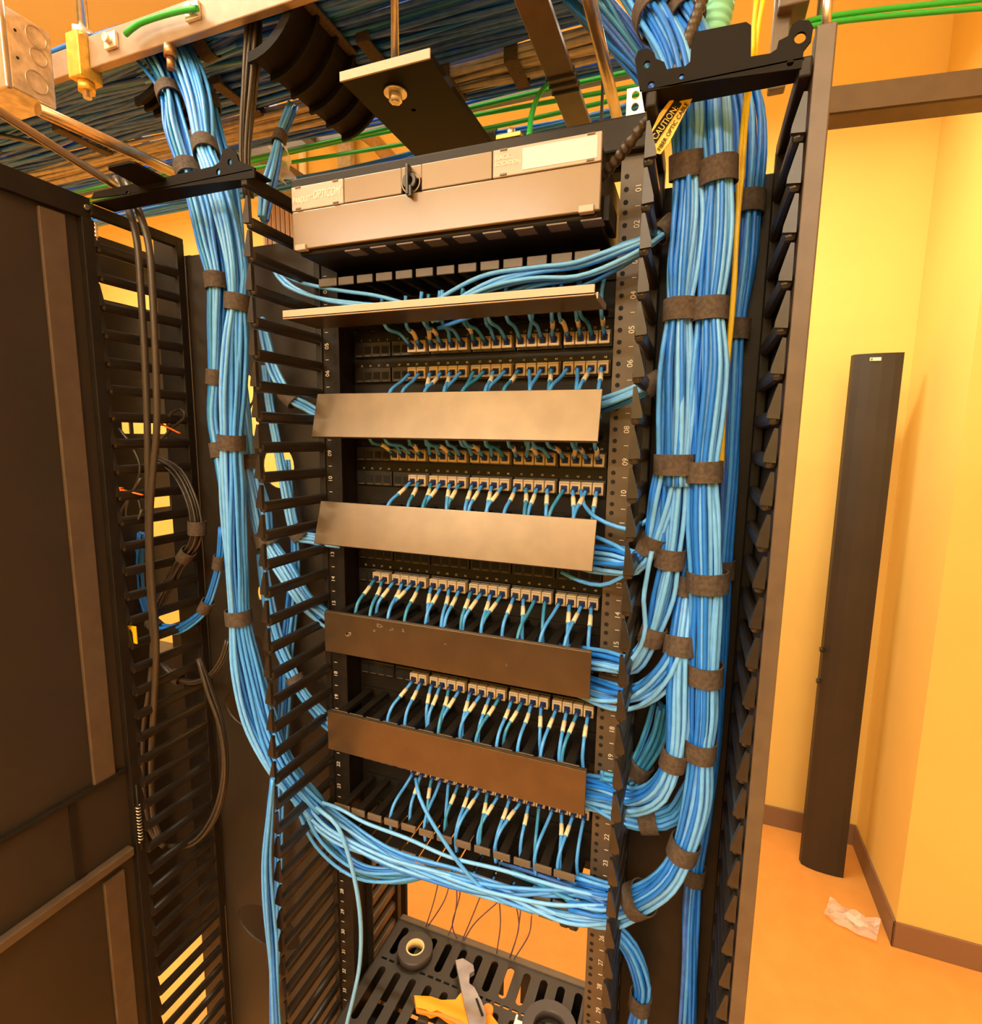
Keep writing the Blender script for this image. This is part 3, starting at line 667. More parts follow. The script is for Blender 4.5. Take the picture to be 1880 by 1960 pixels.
# ------------------------------------------------------------------ cable bundles, left channel
G = 'strapped blue bundles in the left channel'
Yl = -.085
pbundle('main blue bundle of the left channel, fanning into the rack at the bottom',
        [(330, 90, 30, .0), (362, 140, 30, -.02), (382, 200, 26, -.05), (393, 285, 20, -.07), (408, 330, 22), (430, 400, 26), (446, 470, 27), (454, 530, 25), (453, 579, 19), (450, 650, 26), (446, 750, 26), (443, 847, 22), (447, 950, 27), (452, 1080, 27), (457, 1180, 21), (470, 1270, 28), (495, 1370, 32), (528, 1450, 30), (565, 1505, 28, -.075), (606, 1550, 28, -.06)], Yl, 27, (3, 8, 11, 14), mats=('blue1', 'blue1', 'blue3', 'blue1', 'blue2'), group=G, twist=.3)
pbundle('blue bundle left of the main one in the left channel',
        [(262, 80, 30, .02), (296, 125, 30, -.01), (325, 182, 20, -.03), (338, 250, 26, -.05), (362, 330, 22, -.06), (384, 400, 24, -.07), (400, 470, 22), (414, 539, 18), (414, 620, 17), (412, 722, 13), (408, 800, 13), (418, 862, 12), (432, 950, 12, -.075)], -.07, 17, (2, 4, 7, 9, 11), mats=('blue2', 'blue1', 'blue3', 'teal'), group=G)
pbundle('thin blue bundle dropping beside the black cords at the left bracket',
        [(400, 165, 10, .03), (412, 230, 13, .02), (424, 280, 13, .0), (440, 340, 14, -.02), (452, 420, 14, -.03), (458, 480, 12, -.04)], 0, 8, (0.6,), mats=('blue3', 'blue1'), group=G)
pbundle('blue bundle to the upper tan-lit cover, seen through the left fingers',
        [(500, 610, 10), (512, 660, 14), (526, 710, 15), (555, 760, 14), (585, 778, 15, -.02), (620, 797, 15, -.005), (680, 815, 15, .010)], -.03, 9, (3,), mats=('blue2', 'blue1'), group=G)
pbundle('blue bundle to the lower tan-lit cover, seen through the left fingers',
        [(508, 700, 9), (515, 770, 10), (530, 850, 10), (552, 960, 12), (568, 1020, 12), (596, 1030, 13, -.01), (660, 1040, 13, .01)], -.02, 8, (4,), mats=('blue2', 'teal', 'blue1'), group=G)
pbundle('light blue bundle to the scuffed cover, crossing behind the left fingers',
        [(455, 700, 15), (468, 800, 15), (478, 884, 14), (496, 970, 22), (508, 1032, 18), (545, 1090, 20), (580, 1145, 18), (606, 1172, 20, -.02), (640, 1195, 20, -.005), (700, 1215, 18, .012)], -.04, 14, (2, 4), mats=('blue2', 'blue1', 'blue2'), group=G)
pbundle('pale blue bundle to the lowest dark cover, behind the left fingers',
        [(500, 1060, 12), (510, 1130, 14), (530, 1220, 15), (560, 1290, 14), (582, 1330, 13), (606, 1358, 15, -.02), (640, 1392, 16, -.005), (700, 1420, 15, .01)], -.03, 9, (3.5,), mats=('blue1', 'blue2'), group=G)
pbundle('upright blue bundle deep behind the left fingers, running to the floor',
        [(548, 880, 9), (555, 960, 10), (565, 1050, 10), (560, 1150, 14), (550, 1250, 14), (545, 1340, 14), (540, 1450, 12), (536, 1560, 10), (533, 1700, 8), (530, 1850, 8), (528, 1990, 8)], -.01, 8, (), mats=('blue3', 'blue1'), group=G)
pbundle('blue bundle left of the fibre enclosure, one strap at the top',
        [(560, 200, 12, .10), (546, 235, 13, .09), (535, 266, 10, .07), (524, 320, 14, .04), (512, 370, 16, .02), (505, 420, 12, .0)], .05, 8, (2,), mats=('blue2', 'blue1', 'dblue'), group=G)
pbundle('slack blue cables hanging at the lower left finger tips',
        [(522, 1490, 5), (516, 1560, 8), (510, 1650, 10), (514, 1750, 13), (522, 1850, 15), (530, 1990, 16)], -.165, 6, (), mats=('blue3', 'blue1'), group=G, jit=.3, rc=.0027)
G = 'slack blue cables behind the open cover'
for i, (px, w) in enumerate((([(522, 514), (545, 545), (600, 568), (680, 580), (770, 588), (830, 600)], 'lowest'), ([(528, 516), (560, 548), (620, 574), (700, 586), (800, 600)], 'middle'), ([(540, 524), (580, 542), (650, 556), (720, 566), (785, 584), (830, 600)], 'topmost'))):
    pcable('network_cable', f'slack blue cable left of the open cover, {w} of three', 'cable', [(*q, -.04 + .0 * i) for q in px], 0, .0030, 'blue2', G)

# fan of slack cables across the bottom of the rack
G = 'slack blue cables across the rack bottom'
bundle('fan of slack blue cables sagging across the rack bottom, upper half', [(*aY(585, 1530, -.06), .020), (*aY(640, 1582, -.06), .022), (*aY(740, 1640, -.06), .016), (*aY(850, 1675, -.055), .016), (*aY(960, 1705, -.05), .024), (*aY(1070, 1730, -.045), .030), (*aY(1165, 1738, -.045), .024)], 11, (), BM, jit=.5, twist=1.2, group=G)
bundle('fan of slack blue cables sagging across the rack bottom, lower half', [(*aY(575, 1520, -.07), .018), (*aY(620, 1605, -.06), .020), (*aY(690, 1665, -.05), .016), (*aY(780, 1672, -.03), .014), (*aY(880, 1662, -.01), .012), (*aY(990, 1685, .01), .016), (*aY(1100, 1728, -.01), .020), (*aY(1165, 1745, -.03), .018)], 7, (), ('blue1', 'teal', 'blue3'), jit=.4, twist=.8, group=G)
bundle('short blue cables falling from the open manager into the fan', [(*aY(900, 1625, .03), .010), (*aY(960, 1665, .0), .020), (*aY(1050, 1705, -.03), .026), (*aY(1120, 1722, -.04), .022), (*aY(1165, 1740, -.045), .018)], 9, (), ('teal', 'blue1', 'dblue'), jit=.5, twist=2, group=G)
pcable('hanging_cable', 'single blue cable hanging in front of the rack to the bottom frame edge', 'cable', [(605, 1545), (645, 1580), (668, 1640), (684, 1710), (691, 1780), (688, 1850), (676, 1910), (664, 1960), (655, 2010)], -.085, .0036, 'blue2')
pcable('network_cable', 'single blue cable crossing down right over the open manager comb', 'cable', [(796, 1490, -.03), (803, 1525, -.05), (822, 1565, -.06), (850, 1610, -.065), (885, 1660, -.065), (930, 1705, -.06), (1000, 1738, -.055), (1090, 1758, -.05), (1165, 1762, -.045)], 0, .0032, 'blue1')
pcable('network_cable', 'lowest slack blue cable dipping over the yellow window', 'cable', [(600, 1570, -.06), (650, 1640, -.04), (700, 1680, -.02), (760, 1690, .01), (810, 1680, .03), (850, 1660, .05)], 0, .0027, 'teal')
pcable('network_cable', 'slack blue cable lying along the open manager comb front', 'cable', [(600, 1530, -.06), (650, 1548, -.065), (700, 1575, -.065), (780, 1605, -.065), (860, 1640, -.06), (960, 1665, -.06), (1080, 1700, -.055), (1165, 1718, -.05)], 0, .0030, 'blue2')

# ------------------------------------------------------------------ black cords and odd cables in the left channel
G = 'long black power cords in the left channel'
pcable('power_cable', 'long black power cord, left of the pair in the left channel', 'cord', [(222, 340, -.10), (246, 400), (262, 460), (270, 560), (278, 700), (283, 860), (284, 1000), (287, 1120), (293, 1230), (288, 1310), (276, 1400), (276, 1500), (290, 1590), (315, 1620)], -.105, .0058, 'brownc', G)
pcable('power_cable', 'long black power cord, right of the pair in the left channel', 'cord', [(240, 345, -.10), (264, 400), (285, 470), (293, 580), (299, 720), (300, 820), (293, 900), (287, 1000), (291, 1120), (299, 1230), (296, 1330), (290, 1450), (294, 1560), (310, 1612)], -.112, .0058, 'brownc', G)
pbundle('bundle of thin black cords looping down to the left channel fingers', [(300, 878, 8), (340, 905, 12), (368, 960, 12), (377, 1010, 13), (372, 1040, 12), (356, 1062, 11), (330, 1105, 13), (304, 1150, 14), (296, 1180, 8)], -.05, 7, (3, 5), mats=('blackc', 'brownc'), rc=.0022, name='cord_bundle', cat='cord bundle', part='cord')
pbundle('black cord bundle arcing to the main blue bundle low in the left channel', [(310, 1270, 7), (338, 1296, 9), (370, 1306, 8), (405, 1290, 7), (428, 1258, 7), (438, 1225, 7)], -.05, 5, (1,), mats=('blackc', 'brownc'), rc=.0022, name='cord_bundle', cat='cord bundle', part='cord')
pbundle('large black cord loop hanging low over the left channel fingers', [(380, 1260, 6), (400, 1320, 10), (424, 1390, 11), (432, 1470, 11), (420, 1540, 10), (395, 1590, 9), (365, 1615, 8), (325, 1618, 6)], -.06, 4, (), mats=('blackc', 'brownc'), rc=.0030, name='cord_bundle', cat='cord bundle', part='cord', jit=.3)
pbundle('short blue bundle loop low in the left channel, tied twice', [(270, 1020, 10), (264, 1090, 10), (272, 1150, 9), (296, 1196, 10), (335, 1205, 11), (372, 1185, 10), (394, 1160, 9), (410, 1115, 9), (419, 1076, 8), (424, 1010, 8)], -.05, 6, (3, 6, 8), mats=('blue1', 'blue3'), rc=.0028, group='strapped blue bundles in the left channel')
pcable('black_wire', 'thin black wire curling out of the left fingers above the orange tie', 'cord', [(228, 820), (250, 850), (268, 890), (262, 925), (240, 965), (230, 985), (240, 1000), (262, 995), (270, 975), (262, 950)], -.11, .0022, 'blackc')
pcable('black_wire', 'black wire making a small ring by the upper orange tie', 'cord', [(305, 845), (330, 820), (352, 800), (352, 788), (342, 783), (328, 790), (322, 805), (326, 815)], -.04, .0026, 'blackc')
pcable('black_wire', 'pair of grey wires bent down below the lower orange tie', 'cord', [(270, 915), (255, 940), (243, 970), (246, 1000), (262, 998), (272, 975)], -.115, .0024, 'brownc')
for lab, a, b, Y in (('orange cable tie, the upper one, near the small wire ring', (307, 811), (344, 829), -.05), ('orange cable tie, the lower one, around the bent wires', (231, 937), (272, 947), -.12)):
    p, q = aY(*a, Y), aY(*b, Y); o = thing('cable_tie', lab, 'cable tie', p, 'orange cable ties in the left channel')
    MB().tube([p, q], .0030, 8, 0, True, (1, .45)).obj('band', K['fluor'], o)
    MB().box(p - Vector((.005, .003, .004)), p + Vector((.004, .003, .004)), .001).obj('tie_head', K['fluor'], o)
p = aY(252, 1214, -.14)
o = thing('warning_tag', 'small yellow tag with black mark at the left channel finger tips', 'tag', p)
MB().box(p - Vector((.013, .001, .016)), p + Vector((.013, .001, .016)), .0005).obj('card', K['yellow'], o)
MB().prism([p + Vector((-.005, -.0014, -.012)), p + Vector((.005, -.0014, -.012)), p + Vector((.004, -.0014, .004)), p + Vector((0, -.0014, .010)), p + Vector((-.004, -.0014, .004))], (0, -.0006, 0)).obj('mark', K['dark'], o)
# ------------------------------------------------------------------ overhead: ladder rack, cable carpets, hardware
lad = thing('cable_ladder', 'tan steel overhead cable ladder running left to right above the rack', 'cable ladder', (-.2, 0, 2.35))
MB().box((-.445, -.062, 2.352), (.50, -.048, 2.402), .002).obj('stringer', K['ladder'], lad)
MB().box((-1.6, .335, 2.395), (.50, .349, 2.440), .002).obj('stringer', K['post'], lad)
for x in (-.66, -.30, .45): MB().box((x - .012, -.05, 2.395), (x + .012, .34, 2.412), .001).obj('rung', K['post'], lad)
MB().box((-1.6, -.060, 2.356), (-.475, -.048, 2.398), .002).obj('stringer', K['ladder'], lad)
for x in (-.385, -.20):
    MB().box((x - .014, -.068, 2.368), (x + .014, -.062, 2.392), .001).cyl((x, -.068, 2.380), (x, -.076, 2.380), .007, 10).obj('splice_bolt', K['galv'], lad)
hb = thing('hanger_clamp', 'yellow zinc hanger clamp with threaded rod at the left ladder end', 'clamp', (-.46, -.06, 2.33))
MB().box((-.478, -.078, 2.335), (-.446, -.040, 2.405), .002).obj('clamp_body', K['yzinc'], hb)
MB().cyl((-.462, -.059, 2.31), (-.462, -.059, CE), .0065, 12).obj('threaded_rod', K['zinc'], hb)
MB().cyl((-.462, -.059, 2.405), (-.462, -.059, 2.417), .016, 6).obj('nut', K['galv'], hb)
MB().cyl((-.462, -.059, 2.320), (-.462, -.059, 2.335), .014, 6).obj('nut', K['yzinc'], hb)
cable('ground_wire', 'bright green ground jumper across the ladder splice, top left', 'wire', [tuple(aY(*q, -.075)) for q in ((240, 66), (265, 46), (310, 30), (350, 20), (378, 16))], .0042, 'green')
jb = MB(); q = aY(325, 92, -.055)
jn = thing('bronze_fitting', 'small bronze bolt hanging below the ladder stringer', 'bolt', q)
MB().cyl((q.x, -.055, 2.352), (q.x, -.055, 2.335), .010, 6).cyl((q.x, -.055, 2.335), (q.x, -.055, 2.318), .006, 12).obj('bolt', K['copper'], jn)

def carpet(label, y0, y1, z0, x0, x1, nrow, nlay, mats, rc, wav, group, sag=.0, dz=.0, n_straps=(), part='cable'):
    t = thing('cable_bundle', label, 'cable bundle', ((x0 + x1) / 2, (y0 + y1) / 2, z0), group)
    for l in range(nlay):
        for i in range(nrow):
            y = y0 + (y1 - y0) * (i + .5 * (l % 2)) / nrow; ph = random.uniform(0, 6.3); ph2 = random.uniform(0, 6.3); sl = random.uniform(-.02, .02)
            pts = []
            N = 34
            for k in range(N + 1):
                x = x0 + (x1 - x0) * k / N
                pts.append((x, y + wav * math.sin(5 * x + ph) + sl * (x + .4), z0 + l * rc * 1.7 + dz * (y - y0) + wav * .6 * (1 + math.sin(7 * x + ph2)) + sag * math.sin((x - x0) / (x1 - x0) * PI * 5)))
            MB().tube(pts, rc, 7).obj(part, K[mats[(i * 7 + l * 3) % len(mats)]], t)
    for sx in n_straps:
        zz = z0 - rc - .003
        MB().box((sx - .012, y0 - .01, zz - .003), (sx + .012, y1 + .01, zz + .001), .001).box((sx - .012, y1 + .006, zz), (sx + .012, y1 + .010, zz + .05), .001).box((sx - .012, y0 - .010, zz), (sx + .012, y0 - .006, zz + .05), .001).obj('strap', K['velcro'], t)
    return t
G = 'cable masses on the overhead ladder'
carpet('wide dull blue cable mass on the overhead ladder, front half', -.040, .085, 2.385, -1.5, .34, 22, 3, ('dblue', 'blue3', 'dblue', 'dblue', 'teal'), .0042, .010, G, 0, 0, (-1.0, -.02,))
carpet('wide dull blue cable mass on the overhead ladder, rear half', .075, .170, 2.380, -1.5, .40, 18, 3, ('dblue', 'dblue', 'blue3', 'dblue'), .0042, .010, G, 0, 0, (-.75, -.30, .02,))
carpet('beige cable bundle under the rear of the overhead ladder', .180, .238, 2.368, -1.5, .42, 11, 3, ('beige',), .0038, .006, G, .0, .0, (.115, .24))
carpet('narrow dull blue cable strip behind the beige cables overhead', .246, .278, 2.372, -1.5, .42, 6, 2, ('dblue', 'blue3'), .0034, .006, G, .0, .0, ())
for i, (yy, z, w) in enumerate(((.296, 2.372, 'frontmost'), (.310, 2.366, 'middle'), (.322, 2.356, 'rearmost'))):
    cable('ground_wire', f'long green ground wire along the ladder rear edge, {w} of three', 'wire', [(x, yy + .006 * math.sin(3 * x + i), z + .008 * math.sin(4 * x + 2 * i)) for x in [-1.5 + .08 * k for k in range(27)]], .0042, 'green', 'green ground wires along the ladder', 8, .05)
bundle('bright blue bundle slung under the ladder rear edge, one strap', [(-1.4, .37, 2.33, .016), (-.5, .362, 2.335, .016), (-.12, .36, 2.335, .016), (.06, .36, 2.345, .014), (.135, .36, 2.347, .013), (.30, .36, 2.345, .016), (.45, .36, 2.36, .016), (.55, .37, 2.42, .016)], 10, (4,), ('blue1', 'blue2', 'blue3'), twist=.8, step=.03)
cable('ground_wire', 'green ground wire dropping from the ladder to the rack top bar', 'wire', [tuple(p) for p in (aY(1075, 150, .30), aY(1050, 160, .26), aY(1030, 185, .20), aY(1018, 220, .10), aY(1013, 262, .01))], .0042, 'green')
# blue bundles leaving the ladder towards the right channel
pbundle('blue bundle coming off the ladder at the upper right, behind the bracket ear', [(1080, -60, 40, .10), (1150, 20, 42, .09), (1205, 90, 36, .06), (1260, 165, 26, .03), (1310, 240, 20, .0)], .05, 22, (), mats=('dblue', 'blue3', 'dblue', 'teal'))
pbundle('blue bundle crossing the ladder front at the upper left, one strap', [(500, 20, 24, .03), (450, 55, 26, .02), (395, 85, 22, .01), (340, 110, 22, .01), (280, 140, 20, .03)], .02, 14, (2,), mats=('blue1', 'blue2', 'dblue'))
# black cords hanging at the left bracket
pbundle('bunch of thin brown-black cords hanging from the ladder by the rack corner', [(486, 20, 16, -.02), (482, 100, 18, -.03), (476, 180, 16, -.03), (470, 250, 14, -.03), (468, 320, 12, -.03), (476, 380, 11, -.02)], -.03, 11, (), mats=('brownc', 'blackc'), rc=.0030, name='cord_bundle', cat='cord bundle', part='cord', jit=.25)

# cable drop-out with ribs
def dropout(name, label, x0, z0, y0, y1, r, a0, a1, s):
    t = thing(name, label, 'cable drop', (x0, (y0 + y1) / 2, z0))
    prof = []
    for k in range(13):
        a = math.radians(a0 + (a1 - a0) * k / 12); prof.append((x0 + s * r * math.cos(a), z0 + r * math.sin(a)))
    inner = [(x0 + (x - x0) * .95, z0 + (z - z0) * .95) for x, z in prof]
    MB().prism([(x, y0, z) for x, z in prof + inner[::-1]], (0, y1 - y0, 0)).obj('curved_shell', K['black'], t)
    for k in range(6):
        y = y0 + (y1 - y0) * k / 5
        out = [(x0 + (x - x0) * 1.10, z0 + (z - z0) * 1.10) for x, z in prof]
        MB().prism([(x, y - .003, z) for x, z in out + inner[::-1]], (0, .006, 0)).obj('rib', K['black'], t)
    return t
dropout('cable_dropout', 'black ribbed cable drop-out hanging from the ladder left of the plate', -.115, 2.405, -.045, .19, .095, -88, 12, 1)
dropout('cable_dropout', 'black curved cable drop-out behind the upper left blue bundle', -.42, 2.42, .0, .09, .09, -90, 5, 1)

# support plate on a threaded rod above the rack
pl = thing('support_plate', 'flat black support plate hung on a threaded rod above the fibre enclosure', 'plate', (.12, .1, 2.25))
hc = aZ(792, 212, 2.25)
v, f = plate(rect(.047, -.032, .194, .33), [oval(hc.x, hc.y, .004, .004, 12)], .010, frame((0, 0, 2.256), (1, 0, 0), (0, 1, 0)))
MB().add(v, f).obj('plate', K['black'], pl)
MB().box((.046, -.0345, 2.250), (.195, -.0315, 2.263), .0005).obj('bare_edge', K['edge'], pl)
rc_ = aZ(757, 176, 2.25)
rod = MB().cyl((rc_.x, rc_.y, 2.235), (rc_.x, rc_.y, CE), .0060, 14).obj('threaded_rod', K['zinc'], pl)
MB().cyl((rc_.x, rc_.y, 2.250), (rc_.x, rc_.y, 2.247), .0175, 24).obj('washer', K['galv'], pl)
MB().cyl((rc_.x, rc_.y, 2.247), (rc_.x, rc_.y, 2.236), .0100, 6).obj('nut', K['galv'], pl)
# flat bar and conduit crossing front to back
fb = thing('flat_bar', 'brown flat steel bar with two dark bands crossing above the enclosure', 'bar', (.375, .0, 2.2))
MB().box((.358, -.34, 2.200), (.393, .36, 2.208), .001).obj('bar', K['post'], fb)
for yy in (-.020, -.004, .012): MB().box((.3565, yy, 2.1985), (.3945, yy + .005, 2.2095), .0005).obj('band', K['dark'], fb)
MB().box((.40, .14, 2.207), (.404, .145, 2.36)).obj('hook', K['steel'], fb)
o = MB().tube([(.4345, -.36, 2.206), (.4295, .36, 2.206)], .0078, 14).obj('conduit', K['emt']); tag(o, 'bare steel conduit crossing above the enclosure, right of the flat bar', 'conduit')

# junction box and conduits, top left
J = thing('junction_box', 'galvanised junction box with ring knockouts at the top left corner', 'junction box', (-.34, -.24, 2.18))
MB().box((-.40, -.268, 2.182), (-.30, -.214, 2.279), .002).obj('box_body', K['galv'], J)
for yy, zz, r in ((-.233, 2.262, .013), (-.232, 2.238, .011), (-.237, 2.204, .014)):
    MB().ring((-.3002, yy, zz), (1, 0, 0), r - .0012, r, .0014, 32).obj('knockout', K['zinc'], J)
MB().box((-.40, -.275, 2.178), (-.298, -.268, 2.284), .002).obj('cover_plate', K['zinc'], J)
for zz in (2.255, 2.222): MB().cyl((-.3005, -.258, zz), (-.2995, -.258, zz), .0018, 8).obj('screw_hole', K['dark'], J)
o = MB().tube([(-.305, -.236, 2.172), (-.300, -.10, 2.176), (-.300, .05, 2.180)], .0085, 14).obj('conduit', K['emt']); tag(o, 'straight steel conduit running back from the junction box', 'conduit', 'conduits above the left channel')
o = MB().tube([tuple(q) for q in smooth([tuple(aX(-60, 180, -.30)), tuple(aX(0, 215, -.30)), tuple(aX(110, 285, -.30)), tuple(aX(222, 356, -.30))], .02)], .0060, 12).obj('conduit', K['emt']); tag(o, 'thin steel conduit sloping down under the junction box', 'conduit', 'conduits above the left channel')
o = MB().tube([tuple(q) for q in smooth([tuple(aY(-60, 245, .05)), tuple(aY(0, 258, .05)), tuple(aY(90, 280, .06)), tuple(aY(170, 325, .06))], .02)], .0045, 10).obj('conduit', K['brownc']); tag(o, 'dull thin cable line sagging behind the two conduits, far left', 'cable')

pw = thing('plastic_wrap', 'scrap of clear plastic wrap beside the bundle left of the enclosure', 'plastic wrap', aY(540, 315, .075))
mb = MB(); vs = []; c = aY(541, 312, .075)
for i in range(10):
    for j in range(8):
        u_, v_ = i / 9 - .5, j / 7 - .5
        vs.append((c.x + u_ * .034 + .006 * math.sin(9 * v_), c.y + .012 * math.sin(8 * u_ + 5 * v_) + random.uniform(-.002, .002), c.z + v_ * .072 * (1 - .5 * abs(u_))))
mb.add(vs, [(i * 8 + j, (i + 1) * 8 + j, (i + 1) * 8 + j + 1, i * 8 + j + 1) for i in range(9) for j in range(7)]); mb.obj('film', K['clear'], pw)

# right: black loom, caution tags, teal duct
G = None
lp = [(1352, -20, -.06), (1330, 40, -.07), (1305, 110, -.09), (1285, 170, -.10), (1262, 205, -.11), (1235, 235, -.11), (1205, 275, -.10), (1160, 330, -.07), (1120, 372, -.03)]
pts = [Vector(q) for q in smooth([tuple(aY(x, y, Y)) for x, y, Y in lp], .002)]
rr = [.0060 + .0009 * math.sin(i * 1.3) for i in range(len(pts))]
o = MB().tube(pts, rr, 12).obj('split_loom', K['brownc']); tag(o, 'black corrugated loom tube running down into the enclosure right side', 'loom')
o = thing('caution_tag', 'yellow and black caution fibre tags folded over the corrugated loom', 'tag', aY(1275, 240, -.125))
def tagq(px, Y, nm, m): return MB().prism([aY(x, y, Y) for x, y in px], (0, .0015, 0)).obj(nm, K[m], o)
b1 = tagq([(1242, 263), (1255, 273), (1305, 198), (1292, 190)], -.128, 'black_band', 'dark')
tagq([(1253, 274), (1248, 282), (1250, 292), (1264, 295), (1280, 275), (1328, 183), (1306, 186)], -.126, 'yellow_band', 'yellow')
tagq([(1241, 264), (1290, 192), (1284, 190), (1262, 218)], -.130, 'yellow_fold', 'yellow')
a, b = aY(1252, 266, -.1292), aY(1300, 197, -.1292)
MB().add(*fit('CAUTION:', (b - a).length * .88, .0092, frame(a + (b - a) * .0, b - a, Vector((-(b - a).z, 0, (b - a).x))))).obj('lettering', K['yellow'], o)
a, b = aY(1261, 288, -.1272), aY(1318, 193, -.1272)
MB().add(*fit('FIBER OPTIC CABLE', (b - a).length * .95, .0062, frame(a, b - a, Vector((-(b - a).z, 0, (b - a).x))))).obj('lettering', K['dark'], o)
lp = [(1382, -40, .0), (1376, 10, .0), (1366, 60, .0), (1360, 110, -.0)]
pts = [Vector(q) for q in smooth([tuple(aY(x, y, Y)) for x, y, Y in lp], .0018)]
o = MB().tube(pts, [.0175 + .0010 * math.sin(i * 1.2) for i in range(len(pts))], 18).obj('corrugated_duct', K['cyan']); tag(o, 'pale teal corrugated duct dropping behind the right bracket', 'duct')
# hardware above the right bracket
hw = thing('hanging_strut', 'brown steel strut with rod above the right bracket', 'strut', (.62, .02, 2.3))
q0, q1 = aY(1490, -10, .02), aY(1545, 25, .02)
MB().box((q0.x, .0, q1.z), (q1.x, .04, q1.z + .25), .002).obj('block', K['post'], hw)
q0, q1 = aY(1480, 40, .02), aY(1510, 170, .02)
MB().box((q0.x, .015, q1.z), (q1.x - .004, .03, q0.z + .03), .002).obj('strap_bar', K['post'], hw)
tr = MB(); q = aY(1572, 40, .05)
o = MB().cyl((q.x, .05, 2.14), (q.x, .05, CE), .0065, 12).obj('threaded_rod', K['zinc']); tag(o, 'bright threaded rod right of the right bracket', 'rod')
for i, (z0, z1, w) in enumerate(((2.245, 2.262, 'upper'), (2.230, 2.238, 'lower'))):
    cable('ground_wire', f'green ground wire running off right, the {w} of two', 'wire', [tuple(aY(1500, 60 + 14 * i, .02)), tuple(aY(1560, 37 + 12 * i, .03)), tuple(aY(1700, 17 + 14 * i, .06)), tuple(aY(1950, -8 + 18 * i, .10))], .0031, 'green', 'green ground wires running off right')
# empty rack to the right: its top angle
eb = thing('mounting_angle', 'dark steel top angle of the empty frame at the right', 'bar', (1.0, .05, 2.12))
p = [aY(1556, 170, .02), aY(1556, 220, .02), aY(1960, 172, .085), aY(1960, 120, .085)]
MB().prism([p[0], p[3], p[2], p[1]], (0, .006, 0)).prism([p[1], p[2], p[2] + Vector((0, .04, 0)), p[1] + Vector((0, .04, 0))], (0, 0, .004)).obj('angle', K['post'], eb)

# ------------------------------------------------------------------ loose cover in the far corner, debris, wall things
cv = thing('channel_cover', 'tall black channel cover standing upright in the far room corner', 'cover', (1.17, 1.56, 0))
poly = [(1.080, 1.585), (1.084, 1.560), (1.105, 1.549), (1.135, 1.541), (1.168, 1.538), (1.205, 1.538), (1.230, 1.541), (1.234, 1.560), (1.232, 1.585), (1.226, 1.585), (1.226, 1.547), (1.168, 1.544), (1.106, 1.556), (1.090, 1.585)]
def lean(p, z): return Vector((p[0] + (-.000) * z, p[1] + .004 * z, z))
mb = MB(); n = len(poly); mb.add([lean(p, .002) for p in poly] + [lean(p, 2.045) for p in poly], [tuple(range(n)), tuple(range(2 * n - 1, n - 1, -1))] + [(i, n + i, n + (i + 1) % n, (i + 1) % n) for i in range(n)])
mb.obj('cover_shell', K['panel'], cv)
mb = MB(); mb.add([lean(p, 2.046) for p in poly], [tuple(range(n))])
lb_ = MB().box((1.128, 1.5440, 2.018), (1.162, 1.5485, 2.030), .0005).box((1.130, 1.5434, 2.020), (1.136, 1.5445, 2.028), 0, 1).obj('maker_label', [K['white'], K['green']], cv)
for z in (.93, .80): MB().cyl((1.083, 1.560, z), (1.070, 1.560, z), .010, 12).obj('latch_knob', K['plastic'], cv)
c = aZ(1630, 1765, 0)
bag = thing('plastic_bag', 'small crumpled clear plastic bag lying on the floor near the corner', 'bag', c)
mb = MB(); nx, ny = 12, 8; vs = []
for i in range(nx):
    for j in range(ny):
        u_, v_ = i / (nx - 1) - .5, j / (ny - 1) - .5
        vs.append((c.x + u_ * .15 + v_ * .04, c.y + v_ * .10 - u_ * .05, .004 + .018 * abs(math.sin(7 * u_ + 3 * v_) * math.cos(9 * v_ - 2 * u_)) + random.uniform(0, .006)))
mb.add(vs, [(i * ny + j, (i + 1) * ny + j, (i + 1) * ny + j + 1, i * ny + j + 1) for i in range(nx - 1) for j in range(ny - 1)]); mb.obj('film', K['clear'], bag)
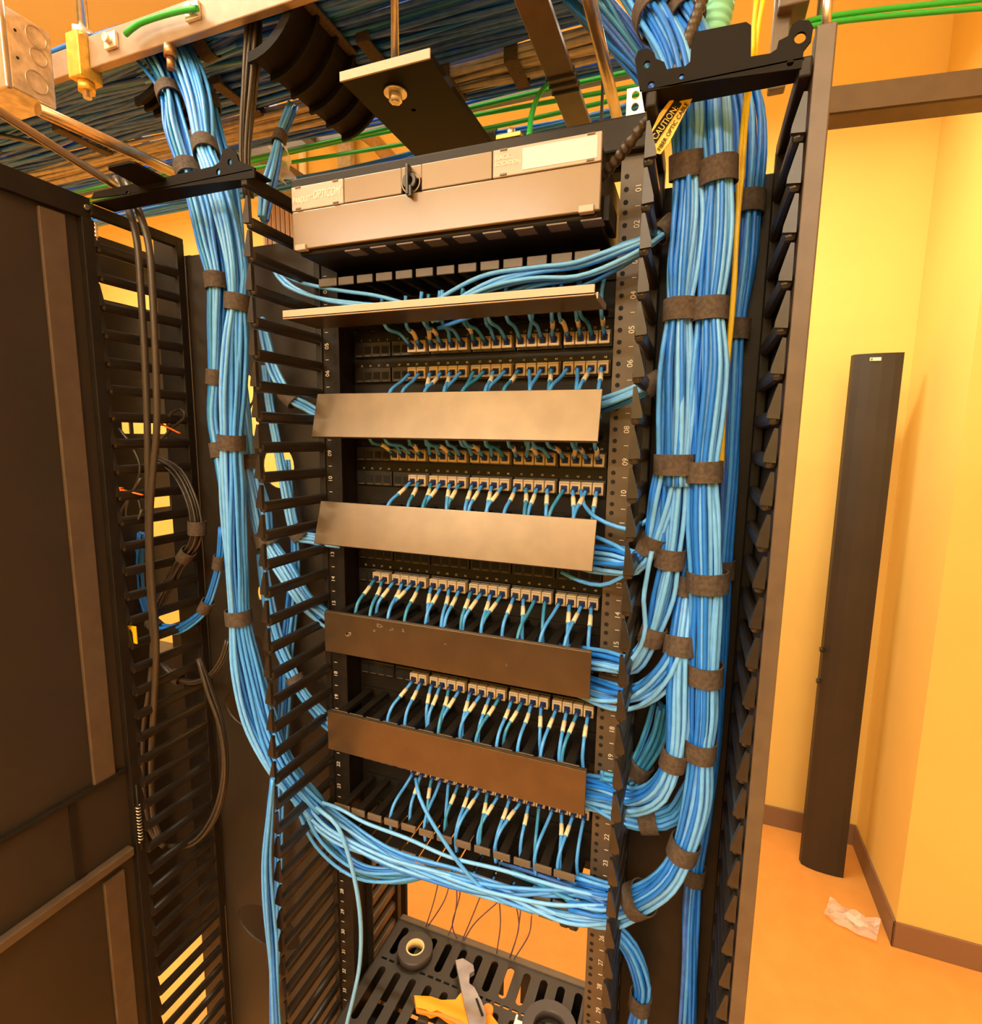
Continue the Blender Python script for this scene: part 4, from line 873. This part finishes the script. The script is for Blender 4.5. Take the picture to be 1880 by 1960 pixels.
mb = MB(); mb.prism([(c.x - .03, c.y + .012, .012), (c.x + .015, c.y - .030, .012), (c.x + .045, c.y - .016, .012), (c.x - .004, c.y + .026, .012)], (0, 0, .004)); mb.obj('paper_insert', K['white'], bag)
p0, p1 = aY(578, 268, 1.74), aY(582, 345, 1.74)
o = MB().cyl((p0.x, 1.74, 2.6), (p0.x, 1.74, CE), .020, 16).obj('wall_pipe', K['whitep']); tag(o, 'white vertical pipe on the back wall behind the enclosure', 'pipe')
vt = thing('wall_vent', 'tan louvred vent on the back wall, left of the white pipe', 'vent', (p0.x - .14, 1.76, 2.9))
MB().box((p0.x - .30, 1.752, 2.75), (p0.x - .05, 1.768, 3.18), .003).obj('vent_frame', K['vent'], vt)
mb = MB()
for i in range(7): mb.box((p0.x - .28 + i * .031, 1.744, 2.77), (p0.x - .262 + i * .031, 1.756, 3.12))
mb.obj('louvre', K['base'], vt)
q = aY(705, 255, 1.6)
pp = thing('wall_mounted_pipe', 'orange-grey pipe elbow with red collar slanting across the back wall', 'pipe', q)
MB().tube([tuple(aY(*c_)) for c_ in ((690, 250, 1.62), (715, 268, 1.60), (755, 312, 1.55), (800, 360, 1.5))], .032, 16).obj('pipe', K['emt'], pp)
MB().tube([tuple(aY(625, 258, 1.7)), tuple(aY(672, 252, 1.68))], .035, 16).obj('collar', K['red'], pp)
MB().box((aY(650, 300, 1.72).x, 1.70, 2.7), (aY(676, 300, 1.72).x, 1.735, 3.5), .003).obj('drop_pipe', K['beige'], pp)
# high duct at the top left
du = thing('overhead_duct', 'tan painted strut rail high above the ladder at the top left', 'rail', (-1.2, .6, 3.1))
a, b = aY(190, -20, .5), aY(275, 45, .5)
MB().box((a.x - .06, .45, 2.80), (a.x + .06, 2.0 - .24, 2.87), .003).obj('rail', K['post'], du)

sc = bpy.context.scene
sc.view_settings.view_transform = 'Standard'; sc.view_settings.look = 'None'; sc.view_settings.gamma = 1; sc.view_settings.use_curve_mapping = False
sc.view_settings.exposure = 0.06
sc.cycles.max_bounces = 8; sc.cycles.diffuse_bounces = 5; sc.cycles.glossy_bounces = 3
sc.cycles.use_denoising = True
